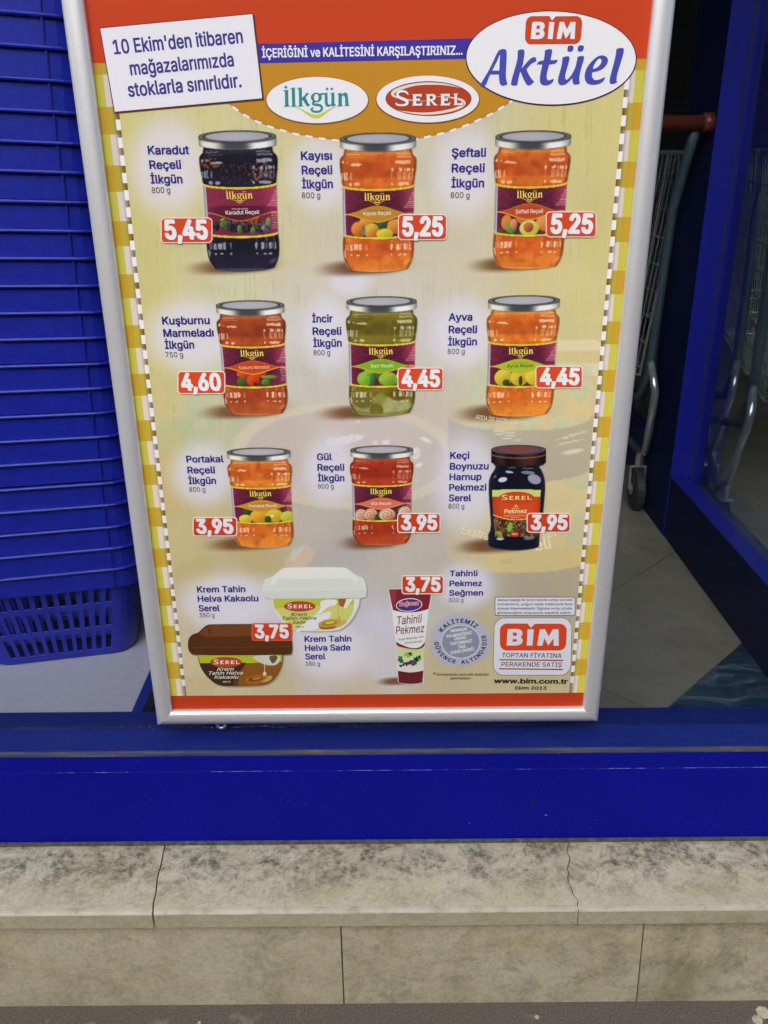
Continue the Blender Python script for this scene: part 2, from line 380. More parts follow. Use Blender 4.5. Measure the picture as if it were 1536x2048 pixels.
s = MB(); s.box(-2.2,2.2,YF+.0006,YF+.019,SEAM-.0006,SEAM+.0008); s.build('seam', M_seam, sf)
s = MB(); s.box(-2.2,2.2,YF+.0001,YF+.02,CT_Z+.0015,SEAM-.0006); fp = s.build('front_panel', M_panel, sf)
def scuff(px, py, pts, mat, nm='scuff_mark'):
    x,z = at(px,py,YF); m=MB(); pp=[(x+a*.00083, YF-.0004, z-b_*.00083*1.08) for a,b_ in pts]
    m.add(pp,[tuple(t) for t in tessellate_polygon([[Vector((p[0],p[2],0)) for p in pp]])]); m.build(nm, mat, fp)
M_scuff = plain('scuff_rubber', (.004,.005,.035), .7)
scuff(1065,1605,[(-6,-17),(-4,-18),(-1,-8),(3,2),(4,12),(5,17),(2,14),(-2,3),(-4,-6)], M_scuff)
scuff(1350,1530,[(-4,-9),(-2,-8),(2,2),(4,9),(1,6),(-2,-2)], M_scuff)
M_chip = plain('chipped_paint', (.6,.62,.7), .7)
scuff(1092,1630,[(-4,0),(0,-.6),(4,0),(0,.8)], M_chip, 'paint_chip'); scuff(1291,1675,[(-1.5,0),(0,-1.6),(1.5,0),(0,1.6)], M_chip, 'paint_chip')
scuff(939,1646,[(-1,0),(0,-1),(1,0),(0,1)], M_chip, 'paint_chip')
s = MB(); s.box(-2.2,2.2,1.199,1.205,LZ+.0005,CAM_Z+1.2); s.build('glass_pane', M_glass, sf)
for x0,x1 in ((-2.26,-2.2),(2.2,2.26)):
    s = MB(); s.box(x0,x1,1.17,1.25,LZ-.03,CAM_Z+1.26); s.build('mullion', M_blue, sf)
s = MB(); s.box(-2.2,2.2,1.17,1.25,CAM_Z+1.2,CAM_Z+1.26); s.build('head_rail', M_blue, sf)
fw = MB(); fw.box(-9,-2.26,1.15,1.35,0,4.2); fw.box(2.26,9,1.15,1.35,0,4.2); fw.box(-2.26,2.26,1.15,1.35,CAM_Z+1.26,4.2)
tag(fw.build('facade_wall', M_wall), 'rendered wall of the shop around its blue window', 'wall')
# ------------------------------------------------------------------ interior shell
def st_box(name, mat, *a):
    m = MB(); m.box(*a); o = m.build(name, mat); tag(o, kind='structure'); return o
fl = st_box('floor', M_mortar, -4,4,1.252,8,FLOOR-.2,FLOOR-.0035)
s_=.5
# 45-degree tiles: u = y-x, v = x+y (units of sqrt2)
def tile(u0,u1,v0,v1,mat,parent,gap=.0022):
    u0+=gap;u1-=gap;v0+=gap;v1-=gap
    P=[((v-u)/2,(v+u)/2) for u,v in ((u0,v0),(u1,v0),(u1,v1),(u0,v1))]
    cx=sum(p[0] for p in P)/4; cy=sum(p[1] for p in P)/4
    m=MB(); nn=4
    m.add([(x,y,FLOOR) for x,y in P]+[(x,y,FLOOR-.003) for x,y in P],[(3,2,1,0)]+[(i,(i+1)%nn,nn+(i+1)%nn,nn+i) for i in range(nn)])
    return m.build('floor_tile', mat, parent)
us=[.904-.5*k for k in range(-11,0)]+[]
edges=[(.904+.5*k,.904+.5*(k+1),M_tile) for k in range(0,9)]+[(.69,.904,M_tiled)]+[(.69-.5*(k+1),.69-.5*k,M_tile) for k in range(0,5)]
for (u0,u1,mt) in edges:
    for k in range(-1,13):
        v0=2.033+s_*(k-1); cu=(u0+u1)/2; cv=v0+.25; cx=(cv-cu)/2; cy=(cv+cu)/2
        if cy<1.45 and cy>1.0:
            pass
        if (cv+cu)/2-.26 < 1.252:      # trim: skip tiles that would run under the sill unless they show
            if cy < 1.30: continue
        if -1.6<cx<2.6 and cy<5.4: tile(u0,u1,v0,v0+s_,mt,fl)
st_box('back_wall', M_wall, -4,4,7.0,7.2,FLOOR,FLOOR+2.9)
st_box('side_wall', M_wall, -4.2,-4,1.35,7.2,FLOOR,FLOOR+2.9); st_box('side_wall', M_wall, 4,4.2,1.35,7.2,FLOOR,FLOOR+2.9)
st_box('ceiling', M_ceil, -4.2,4.2,1.35,7.2,FLOOR+2.9,FLOOR+3.0)

# ------------------------------------------------------------------ basket platform
PZ = CAM_Z-.932
bp = empty('basket_platform', (-.9,1.24,PZ)); tag(bp, 'low grey topped platform with blue metal edges under the basket stack', 'platform')
def pbox(nm, mat, *a):
    m = MB(); m.box(*a); m.V[-1] -= np.array([-.9,1.24,PZ]); return m.build(nm, mat, bp, bevel=.001)
pbox('top_board', M_board, -1.5,-.458,1.238,1.90,PZ-.012,PZ)
M_edge = plain('platform_edge_paint', (.008,.022,.24), .4)
pbox('edge_rail', M_edge, -1.5,-.4385,1.207,1.2375,PZ-.03,PZ+.002)
pbox('edge_rail', M_edge, -.4575,-.4385,1.238,1.92,PZ-.03,PZ+.002)
pbox('edge_rail', M_edge, -1.5,-.458,1.902,1.92,PZ-.03,PZ+.002)
for x in (-1.45,-.47):
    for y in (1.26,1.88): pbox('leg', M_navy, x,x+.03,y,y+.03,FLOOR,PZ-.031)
# ------------------------------------------------------------------ baskets
A0,B0,RC = .140,.205,.045
def perim(a,b,r,nsx,nsy):
    """points of a rounded rectangle; also marks which spans are slit columns"""
    P=[];slit=[]
    def side(p,q,n):
        fr=[0]; 
        for i in range(n): 
            c=(i+.5)/n; fr += [c-.27/n, c+.27/n]
        for i,t in enumerate(fr):
            P.append((p[0]+(q[0]-p[0])*t, p[1]+(q[1]-p[1])*t)); slit.append(i%2==1)
    def corner(cx,cy,a0):
        for i in range(6):
            t=a0+math.pi/2*i/6; P.append((cx+r*math.cos(t),cy+r*math.sin(t))); slit.append(False)
    side((-(a-r),-b),((a-r),-b),nsx); corner(a-r,-(b-r),-math.pi/2)
    side((a,-(b-r)),(a,(b-r)),nsy); corner(a-r,b-r,0)
    side(((a-r),b),(-(a-r),b),nsx); corner(-(a-r),b-r,math.pi/2)
    side((-a,(b-r)),(-a,-(b-r)),nsy); corner(-(a-r),-(b-r),math.pi)
    return P,slit
def basket_meshes():
    H=.210; drf=.165; lv=[.0,.004,.018,.060,.074,.116,.130,.168]; rows={2,4,6}
    m=MB(); vs=[]; rings=[]
    base,sl_=perim(A0-.006,B0-.006,RC-.006,11,14); n_=len(base)
    for i,z in enumerate(lv):
        g=z*drf; a,b_,r=(A0+g,B0+g,RC) if i>0 else (A0-.004,B0-.004,RC-.004)
        p,_=perim(a,b_,r,11,14); vs += [(x,y,z) for x,y in p]
    # skirt standing 4 mm proud of the wall, then the rolled lip
    for z,o in ((.1665,.0045),(H-.006,.0045)):
        p,_=perim(A0+(H-.006)*drf+o,B0+(H-.006)*drf+o,RC+o,11,14); vs += [(x,y,z) for x,y in p]
    f=[]
    for i in range(len(lv)+1):
        for k in range(n_):
            k2=(k+1)%n_
            if i in rows and i<len(lv)-1 and sl_[k]: continue
            f.append((i*n_+k,i*n_+k2,(i+1)*n_+k2,(i+1)*n_+k))
    f.append(tuple(reversed(range(n_))))
    m.add(vs,f); body=m
    m2=MB(); vs=[]
    prof=[(H-.0045,.0044),(H-.0045,.0100),(H-.0022,.0108),(H+.0002,.0094),(H+.0002,.0040),(H-.0045,.0025)]
    for z,o in prof:
        p,_=perim(A0+H*drf+o,B0+H*drf+o,RC+o,11,14); vs += [(x,y,z) for x,y in p]
    q=len(prof); m2.add(vs,[(i*n_+k,i*n_+(k+1)%n_,((i+1)%q)*n_+(k+1)%n_,((i+1)%q)*n_+k) for i in range(q) for k in range(n_)])
    return body,m2
bk = empty('shopping_basket',(0,0,0))
body,rim = basket_meshes()
bo = body.build('body', M_basket, bk); so = bo.modifiers.new('wall','SOLIDIFY'); so.thickness=.0022; so.offset=-1
bv = bo.modifiers.new('soft','BEVEL'); bv.width=.0012; bv.segments=1; bv.limit_method='ANGLE'; bv.angle_limit=math.radians(50)
ro = rim.build('rim', M_basket, bk)
for sx in (-1,1):
    r=MB(); x=sx*(A0+.18*.165+.0045-.052); y=-(B0+.204*.165+.0045)
    r.add([(x-.0016,y+.004,.168),(x+.0016,y+.004,.168),(x+.0016,y-.003,.168),(x-.0016,y-.003,.168),
           (x-.0016,y+.004,.2045),(x+.0016,y+.004,.2045),(x+.0016,y-.005,.2045),(x-.0016,y-.005,.2045)],
          [(0,3,2,1),(4,5,6,7),(0,1,5,4),(1,2,6,5),(2,3,7,6),(3,0,4,7)]); r.build('rib', M_basket, bk)
yaw = math.radians(12); NB=23
ordn=['bottom','second','third','fourth','fifth','sixth','seventh','eighth','ninth','tenth','eleventh','twelfth','thirteenth','fourteenth','fifteenth','sixteenth','seventeenth','eighteenth','nineteenth','twentieth','twenty-first','twenty-second','topmost visible']
fx, fy = -.640, 1.462
for i in range(NB):
    o = bk if i==0 else copy_tree(bk)
    lean = .0028*i; off=.0004*i
    cx = fx - math.sin(yaw)*(B0) ; cy = fy + math.cos(yaw)*(B0)
    jx,jy,jr = (0,0,0) if i==0 else (rng.uniform(-.0012,.0012), rng.uniform(-.0015,.0015), rng.uniform(-.003,.003))
    o.location=(cx+jx+lean*.06, cy+jy, PZ+.001+.0436*i); o.rotation_euler=(rng.uniform(-.003,.003) if i else 0, lean, yaw+jr)
    lab = ('blue plastic shopping basket at the bottom of the stack, the only one showing slotted walls' if i==0 else
           'topmost visible blue basket of the nested stack, cut by the top edge' if i==NB-1 else
           'blue shopping basket showing only rim and skirt, %s from the bottom of the nested stack' % ordn[i])
    tag(o, lab, 'shopping basket', 'blue shopping baskets nested in one stack')

# ------------------------------------------------------------------ glass partition with blue frame
gp = empty('glass_partition',(.86,1.26,FLOOR)); tag(gp, 'blue framed glass partition running back from the window on the right', 'partition')
def gbox(nm,mat,*a,bev=.002):
    m=MB(); m.box(*a); m.V[-1]-=np.array([.86,1.26,FLOOR]); return m.build(nm,mat,gp,bevel=bev)
TOPZ=FLOOR+2.6
M_shaded_side = plain('shaded_blue_side', (.003,.008,.055), .6, spec=.06)  # frame blue darkened: shade on the left faces is put into the colour
gbox('bottom_rail', M_shaded_side, .840,.886,1.26,2.352,FLOOR+.001,CAM_Z-.890)
gbox('rail_lit_top', M_blue, .8395,.886,1.26,2.352,CAM_Z-.8898,CAM_Z-.888,bev=0)  # thin strip giving the rail's lit top the brighter blue
gbox('post', M_shaded_side, .838,.893,2.355,2.60,FLOOR+.001,TOPZ)
gbox('post_lit_face', M_blue, .8375,.893,2.3525,2.3548,FLOOR+.001,TOPZ,bev=0)  # thin strip giving the post's lit front the brighter blue
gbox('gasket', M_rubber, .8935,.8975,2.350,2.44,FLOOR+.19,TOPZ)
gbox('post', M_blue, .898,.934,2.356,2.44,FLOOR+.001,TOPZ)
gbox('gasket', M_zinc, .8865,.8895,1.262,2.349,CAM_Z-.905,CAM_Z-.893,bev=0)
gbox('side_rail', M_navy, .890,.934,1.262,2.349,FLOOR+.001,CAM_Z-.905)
gbox('glass_pane', M_glass, .912,.918,2.445,5.0,FLOOR+.19,TOPZ,bev=0)
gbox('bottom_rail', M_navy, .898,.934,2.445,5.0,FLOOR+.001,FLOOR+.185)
gbox('glass_pane', M_glass, .908,.914,1.262,2.352,CAM_Z-.893,TOPZ,bev=0)

# ------------------------------------------------------------------ shopping trolleys
def trolley(parts_only=False):
    t = empty('shopping_trolley',(0,0,0))
    L,Wd=.86,.27
    zb0,zb1=.40,.50; zt=.98
    def rail(h,y):      # half width of basket at height h, depth y (tapers to the front and the bottom)
        return Wd*(1-.22*y/L)-(zt-h)*.10
    w=MB()
    def pt(sx,y,h): return (sx*rail(h,y), y, h)
    for sx in (-1,1):
        for h in np.linspace(.44,.98,9):
            w.tube([pt(sx,.02,h),pt(sx,L-(.98-h)*.12,h)],.0022,5,False)
        for y in np.linspace(.03,L-.03,24):
            lo=.42; w.tube([pt(sx,y,lo),pt(sx,y,.98)],.0018,4,False)
    w.build('side_mesh', M_chrome, t)
    w=MB()
    for h in np.linspace(.44,.98,9):
        for y in (L-(.98-h)*.12,): w.tube([pt(-1,y,h),pt(1,y,h)],.0022,5,False)
    for u in np.linspace(-1,1,13):
        w.tube([(u*rail(.42,L-.07),L-.07,.42),(u*rail(.98,L),L,.98)],.0018,4,False)
        w.tube([(u*rail(.42,.02),.02,.42),(u*rail(.98,.02),.02,.98)],.0018,4,False)
    w.build('front_mesh', M_chrome, t)
    w=MB()
    for y in np.linspace(.03,L-.08,18): w.tube([pt(-1,y,.42),pt(1,y,.42)],.002,4,False)
    for u in np.linspace(-1,1,9): w.tube([(u*rail(.42,.02),.02,.42),(u*rail(.42,L),L-.07,.42)],.002,4,False)
    w.build('floor_mesh', M_chrome, t)
    w=MB(); w.tube([pt(-1,0,.985),pt(-1,L,.985),pt(1,L,.985),pt(1,0,.985)],.006,8); w.build('top_rail', M_chrome, t)
    for sx in (-1,1):
        w=MB(); w.tube([(sx*.25,-.10,1.04),(sx*.25,-.06,.98),(sx*.25,.02,.85),(sx*.24,.03,.42),(sx*.24,.10,.34),(sx*.23,.55,.22),(sx*.21,.78,.17)],.0125,10); w.build('frame_tube', M_tubeblue, t, smooth=True)
        w=MB(); w.tube([(sx*.24,.03,.46),(sx*.25,-.02,.38),(sx*.26,.05,.20),(sx*.27,.10,.16),(sx*.22,.80,.16)],.011,10); w.build('frame_tube', M_chrome, t, smooth=True)
        for y in (.08,.76):
            w=MB(); x=sx*(.255 if y<.5 else .20)
            w.lathe([(.0,-.016),(.05,-.016),(.0625,-.011),(.0625,.011),(.05,.016),(.0,.016)],(x,y,.0625),'X',20); c=w.build('caster', M_rubber, t)
            w=MB(); w.lathe([(.0,-.019),(.018,-.019),(.018,.019),(.0,.019)],(x,y,.0625),'X',12); w.build('hub', M_zinc, c)
            w=MB(); w.tube([(x-.022,y,.0625),(x-.022,y+.01,.13),(x+.022,y+.01,.13),(x+.022,y,.0625)],.005,6); w.tube([(x,y+.01,.13),(x,y+.01,.17)],.011,8); w.build('fork', M_zinc, c)
    w=MB(); w.tube([(-.26,-.11,1.05),(.26,-.11,1.05)],.017,12); h=w.build('handle', M_redplastic, t, smooth=True)
    for sx in (-1,1):
        w=MB(); w.tube([(sx*.262,-.11,1.05),(sx*.285,-.11,1.05)],.022,12); w.build('handle_cap', M_redplastic, h, smooth=True)
    return t
t1=trolley(); t1.scale=(1.07,1.07,1.08); t1.location=(.535,2.50,FLOOR); t1.rotation_euler=(0,0,math.radians(-3))
tag(t1,'chrome wire shopping trolley half hidden between the poster and the blue post','shopping trolley','shopping trolleys parked inside')
for (x,y,r,lab) in ((1.23,2.15,-10,'chrome wire shopping trolley behind the partition glass, nearest the post'),
                    (1.30,2.45,-10,'chrome wire shopping trolley pushed into the one behind the partition glass'),
                    (.50,2.85,-3,'chrome wire shopping trolley nested ahead of the one beside the poster')):
    c=copy_tree(t1); c.location=(x,y,FLOOR); c.rotation_euler=(0,0,math.radians(r)); tag(c,lab,'shopping trolley','shopping trolleys parked inside')
# shelf at the back of the shop with stock
sh = empty('store_shelf',(1.9,5.6,FLOOR)); tag(sh,'dim metal store shelf at the back of the shop behind the trolleys','shelf')
for z in (.1,.5,.9,1.3,1.7):
    m=MB(); m.box(-1.8,1.2,-.2,.2,z,z+.03); m.build('shelf_board', M_shelf, sh)
m=MB(); m.box(-1.8,1.2,.2,.22,0,2.0); m.build('back_panel', M_shelf, sh)
cols=[(.35,.05,.03),(.30,.25,.08),(.06,.14,.25),(.3,.3,.28),(.08,.2,.08)]; cm=[plain('carton_%s'%nm,c,.6) for nm,c in zip(('red','yellow','blue','grey','green'),cols)]; nmc=('red','yellow','blue','grey','green')
lev=['lowest','second','third','fourth','top']
for li,z in enumerate((.13,.53,.93,1.33,1.73)):
    x=.05
    for bi in range(7):
        wv=rng.uniform(.14,.22); h=rng.uniform(.14,.27); ci=(li*2+bi*3)%5
        m=MB(); zz=h
        m.box(-wv/2,wv/2,-.16,.10,0,h); m.box(-wv/2+.004,wv/2-.004,-.162,-.1605,h*.3,h*.7)
        o=m.build('carton', cm[ci]); o.location=(x+wv/2,5.6,FLOOR+z+.001)
        tag(o,'%s carton on the %s board of the store shelf, %s from the left'%(nmc[ci],lev[li],('first','second','third','fourth','fifth','sixth','seventh')[bi]),'carton','cartons on the store shelf'); x+=wv+.03

# ================================================================== the poster
hp = empty('hanging_poster', (0,0,0)); tag(hp, 'framed grocery price poster in a silver snap frame hanging before the pane', 'poster')
XL,XR,ZB,ZT = -.3508,.3240,CAM_Z-.8478,CAM_Z+.245
RW = .0275
PROF = [(0,.0005),(0,.0060),(.0012,.0085),(.004,.0108),(.009,.0125),(.014,.0128),(.019,.0118),(.0235,.0092),(.0262,.0060),(.0275,.0020),(.0275,-.008)]
def rail(side):
    m=MB(); vs=[]; k=len(PROF)
    for end in (0,1):
        for (w_,h) in PROF:
            y = POSTER_Y-h
            if side=='L': p=(XL-w_, y, ZB-w_ if end==0 else ZT+w_)
            if side=='R': p=(XR+w_, y, ZB-w_ if end==0 else ZT+w_)
            if side=='B': p=(XL-w_ if end==0 else XR+w_, y, ZB-w_)
            if side=='T': p=(XL-w_ if end==0 else XR+w_, y, ZT+w_)
            vs.append(p)
    m.add(vs,[(i,i+1,k+i+1,k+i) for i in range(k-1)])
    o=m.build('frame_rail', M_alu, hp)
    for p in o.data.polygons: p.use_smooth=True
    return o
for sd in 'LRBT': rail(sd)
m=MB(); m.box(XL-.026,XR+.026,POSTER_Y+.002,POSTER_Y+.0075,ZB-.026,ZT+.026); m.build('backing_board', M_paper, hp)
ex,ez = at(442,1447); m=MB()      # hanging eyelet under the bottom rail
rr=[]; 
for i in range(25):
    a=2*math.pi*i/24; rr.append((ex+.0070*math.cos(a),1.181,ez-.0025+.0070*math.sin(a)))
m.tube(rr,.0026,8,False); m.build('eyelet', M_zinc, hp, smooth=True)

M_sheet = M_ink
LAY=[0]
def layer():
    LAY[0]+=1; return LAY[0]
def ly(k): return POSTER_Y-.0002-.00011*k
def pxpt(px,py): return at(px,py)
def smooth_poly(P, it=2):
    P=[np.array(p,float) for p in P]
    for _ in range(it):
        Q=[]
        for i in range(len(P)):
            a,b_=P[i],P[(i+1)%len(P)]; Q += [a*.75+b_*.25, a*.25+b_*.75]
        P=Q
    return [tuple(p) for p in P]
def soft_poly(P, ang=50, it=2):
    """rounds only the gentle corners; sharp ones stay"""
    P=[np.array(p,float) for p in P]; sharp=[]
    n_=len(P)
    for i in range(n_):
        a=P[i]-P[i-1]; b_=P[(i+1)%n_]-P[i]; c=np.dot(a,b_)/(np.linalg.norm(a)*np.linalg.norm(b_)+1e-9)
        sharp.append(math.degrees(math.acos(max(-1,min(1,c))))>ang)
    for _ in range(it):
        Q=[];S=[]
        n_=len(P)
        for i in range(n_):
            a,b_=P[i],P[(i+1)%n_]
            if sharp[i]: Q.append(a); S.append(True)
            else: Q.append(a*.75+b_*.25 if not False else a); S.append(False)
            if not sharp[(i+1)%n_]: Q.append(a*.25+b_*.75); S.append(False)
        P,sharp=Q,S
    return [tuple(p) for p in P]
def poly(mb, pts, rgb, k, tf=pxpt, py=None, alpha=1.0):
    """flat printed shape; pts in the coordinates of tf, rgb = colour as seen"""
    Q=[tf(*p) for p in pts]; y=ly(k)
    tri=tessellate_polygon([[Vector((x,z,0)) for x,z in Q]])
    if not tri: return
    if py is None: py=topix(Q[0][0],Q[0][1])[1]
    if callable(rgb): c=np.array([np.append(ink(rgb(*p),topix(*q)[1]),alpha) for p,q in zip(pts,Q)])
    else: c=np.append(ink(rgb,py),alpha)
    mb.add([(x,y,z) for x,z in Q],[tuple(t) for t in tri],c)
def ell(cx,cy,rx,ry,n=40,a0=0,a1=360,rot=0):
    r=math.radians(rot); o=[]
    for i in range(n):
        t=math.radians(a0+(a1-a0)*i/n); x,y=rx*math.cos(t),ry*math.sin(t)
        o.append((cx+x*math.cos(r)-y*math.sin(r), cy+x*math.sin(r)+y*math.cos(r)))
    return o
def rrect(x0,y0,x1,y1,r,n=5):
    o=[]
    for cx,cy,a in ((x1-r,y0+r,-90),(x1-r,y1-r,0),(x0+r,y1-r,90),(x0+r,y0+r,180)):
        for i in range(n+1):
            t=math.radians(a+90*i/n); o.append((cx+r*math.cos(t),cy+r*math.sin(t)))
    return o
def stroke(mb, pts, w_, rgb, k, tf=pxpt, it=2, py=None):
    P=[np.array(p,float) for p in pts]; Wd=list(w_) if isinstance(w_,(list,tuple)) else [w_]*len(P)
    for _ in range(it):
        Q=[P[0]];WW=[Wd[0]]
        for i in range(len(P)-1):
            Q += [P[i]*.75+P[i+1]*.25, P[i]*.25+P[i+1]*.75]; WW += [Wd[i]*.75+Wd[i+1]*.25, Wd[i]*.25+Wd[i+1]*.75]
        Q.append(P[-1]); WW.append(Wd[-1]); P,Wd=Q,WW
    L=[];R=[]
    for i in range(len(P)):
        d=P[min(i+1,len(P)-1)]-P[max(i-1,0)]; d=d/(np.linalg.norm(d)+1e-9); nn=np.array([-d[1],d[0]])
        L.append(P[i]+nn*Wd[i]/2); R.append(P[i]-nn*Wd[i]/2)
    Q=[tf(*p) for p in L+R]; y=ly(k); n_=len(P)
    if py is None: py=topix(*Q[0])[1]
    mb.add([(a,y,b_) for a,b_ in Q],[(i,i+1,n_+i+1,n_+i) for i in range(n_-1)],np.append(ink(rgb,py),1))
# ---- lettering from the built-in font, turned into flat meshes
_fc={}
try: FONT=bpy.data.fonts.load(bpy.utils.resource_path('LOCAL')+'/datafiles/fonts/Inter.woff2')   # Blender's own interface face
except Exception: FONT=None
def press(mb, V, F, A, R, up, a, r, k, c):
    """prints the glyphs; weight is gained by overprinting slightly shifted copies"""
    r*=BOLDK
    offs=[(0,0)] if r<.004 else [(r,0),(-r,0),(r*.7,r*.7),(-r*.7,-r*.7),(r*.7,-r*.7),(-r*.7,r*.7)]
    if r>.03: offs += [(0,0),(r*.5,0),(-r*.5,0)]
    for i,(dx,dy) in enumerate(offs):
        Q=A+np.outer(V[:,0]-a+dx,R)+np.outer(V[:,1]+dy,up)
        mb.add(np.column_stack([Q[:,0],ly(k+.05*i+.16*V[:,2]),Q[:,1]]),F,c)
def glyphs(txt, bold=0.0, shear=0.0, space=1.0):
    key=(txt,bold,shear,space)
    if key in _fc: return _fc[key]
    cu=bpy.data.curves.new('t','FONT'); cu.body=txt; cu.size=1; cu.resolution_u=2
    if FONT: cu.font=FONT
    cu.shear=shear; cu.space_character=space
    cu.fill_mode='NONE'
    ob=bpy.data.objects.new('t',cu); me=bpy.data.meshes.new_from_object(ob)
    V0=[(v.co.x,v.co.y) for v in me.vertices]; adj={}
    for e in me.edges:
        a,b_=e.vertices; adj.setdefault(a,[]).append(b_); adj.setdefault(b_,[]).append(a)
    loops=[]; seen=set()
    for v in sorted(adj):          # each letter outline as a closed loop, in spline order
        if v in seen: continue
        lp=[v]; seen.add(v); prev=None; cur=v; nxt=v+1 if v+1 in adj[v] else adj[v][0]
        while nxt is not None and nxt not in seen:
            lp.append(nxt); seen.add(nxt); prev,cur=cur,nxt; c=[q for q in adj[cur] if q!=prev]; nxt=c[0] if c else None
        if len(lp)>2: loops.append(lp)
    # outlines may cross themselves: constrained triangulation, keep what has a non-zero winding number
    ids=[v for lp in loops for v in lp]; pos={v:i for i,v in enumerate(ids)}
    es=[(pos[lp[i-1]],pos[lp[i]]) for lp in loops for i in range(len(lp))]
    if ids:
        vo,_,fo,_,_,_=delaunay_2d_cdt([Vector(V0[v]) for v in ids],es,[],0,1e-6)
        VO=np.array([tuple(v) for v in vo]); FO=np.array([list(f)[:3] for f in fo if len(f)==3]); C_=VO[FO].mean(axis=1); wn=np.zeros(len(C_))
        for a,b_ in es:
            (x1,y1),(x2,y2)=V0[ids[a]],V0[ids[b_]]
            if y1==y2: continue
            cr=((y1<=C_[:,1])&(y2>C_[:,1]))|((y2<=C_[:,1])&(y1>C_[:,1]))
            xi=x1+(C_[:,1]-y1)/(y2-y1)*(x2-x1); wn+=np.where(cr&(xi>C_[:,0]),1 if y2>y1 else -1,0)
        F=[tuple(int(q) for q in t) for t in FO[wn!=0]]; V=np.column_stack([VO,np.zeros(len(VO))])
    else: V=np.zeros((0,3)); F=[]
    bpy.data.objects.remove(ob); bpy.data.curves.remove(cu); bpy.data.meshes.remove(me)
    _fc[key]=(V,F); return V,F
_c=glyphs('H'); CAP=_c[0][:,1].max(); BOLDK=CAP*1.25
def word(mb, txt, x0,y0,x1,y1,cap,rgb,k,tf=pxpt,bold=.016,shear=0,space=1.0,halo=None,halow=.03,py=None):
    """baseline from (x0,y0) to (x1,y1), capital height cap, all in tf coordinates"""
    V,F=glyphs(txt,0,shear,space)
    if not len(V): return
    rb=bold*BOLDK; a,b_=V[:,0].min()-rb,V[:,0].max()+rb
    A=np.array(tf(x0,y0)); B=np.array(tf(x1,y1)); U=np.array(tf(x0+(y1-y0)/max(1e-6,abs(x1-x0))*cap*0,y0-cap))-A
    R=(B-A)/(b_-a); rl=np.linalg.norm(U)
    up=np.array([-(B-A)[1],(B-A)[0]]); up=up/np.linalg.norm(up)*rl/CAP
    if py is None: py=topix(A[0],A[1])[1]
    if halo is not None:
        press(mb,V,F,A,R,up,a,bold+halow,k-.5,np.append(ink(halo,py),1))
    press(mb,V,F,A,R,up,a,bold,k,np.append(ink(rgb,py),1))
# ---- numpy noise
def vnoise(X,Y,s,seed=0):
    X=np.asarray(X)/s; Y=np.asarray(Y)/s; xi=np.floor(X).astype(int); yi=np.floor(Y).astype(int); fx_=X-xi; fy_=Y-yi
    fx_=fx_*fx_*(3-2*fx_); fy_=fy_*fy_*(3-2*fy_)
    def h(a,b_): 
        q=np.sin(a*127.1+b_*311.7+seed*74.7)*43758.5453; return q-np.floor(q)
    return (h(xi,yi)*(1-fx_)+h(xi+1,yi)*fx_)*(1-fy_)+(h(xi,yi+1)*(1-fx_)+h(xi+1,yi+1)*fx_)*fy_
def sm(a,b_,x):
    t=np.clip((x-a)/(b_-a+1e-9),0,1); return t*t*(3-2*t)
def bl(C,mask,rgb):
    m_=np.clip(mask,0,1)[...,None]; return C*(1-m_)+np.asarray(rgb,float)*m_
def grid(mb, nx, ny, posf, paint, k, cull=True):
    """a finely divided flat print area, colour computed per vertex"""
    u,v=np.meshgrid(np.linspace(0,1,nx),np.linspace(0,1,ny)); u=u.ravel(); v=v.ravel()
    X,Z=posf(u,v); rgb,al=paint(u,v,X,Z)
    PX,PY=topix(X,Z); c=np.column_stack([ink(rgb,PY),al])
    idx=np.arange(nx*ny).reshape(ny,nx)
    F=np.column_stack([idx[:-1,:-1].ravel(),idx[:-1,1:].ravel(),idx[1:,1:].ravel(),idx[1:,:-1].ravel()])
    if cull: F=F[(al[F].max(axis=1)>.02)]
    used=np.unique(F); remap=-np.ones(nx*ny,int); remap[used]=np.arange(len(used))
    mb.add(np.column_stack([X,np.full(len(X),ly(k)),Z])[used],[remap[F]],c[used])

WHITE=(228,230,246); NAVY=(40,38,140)
# ------------------------------------------------------------------ the sheet: red, plaid, panel
sheet=MB(); y0=ly(0)
def zrect(mb,x0,x1,z0,z1,rgb,k,alpha=1,rgb2=None,a2=None,nseg=8):
    zs=np.linspace(z0,z1,nseg+1); vs=[];cs=[]
    for z in zs:
        py=topix(0,z)[1]
        vs += [(x0,ly(k),z),(x1,ly(k),z)]
        cs += [np.append(ink(rgb,py),alpha),np.append(ink(rgb2 if rgb2 is not None else rgb,py),alpha if a2 is None else a2)]
    mb.add(vs,[(2*i,2*i+1,2*i+3,2*i+2) for i in range(nseg)],np.array(cs))
ZRED=CAM_Z+.0985; ZRB=CAM_Z-.822
RED=(198,60,10)
zrect(sheet,XL-.003,XR+.003,ZRED,ZT+.003,RED,0)
zrect(sheet,XL-.003,XR+.003,ZB-.003,ZRB,(170,48,3),0)
PL,PR=-.3254,.3006
GOLD=(188,150,28);LIME=(190,183,66);OLV=(178,160,56);WHT=(206,197,192)
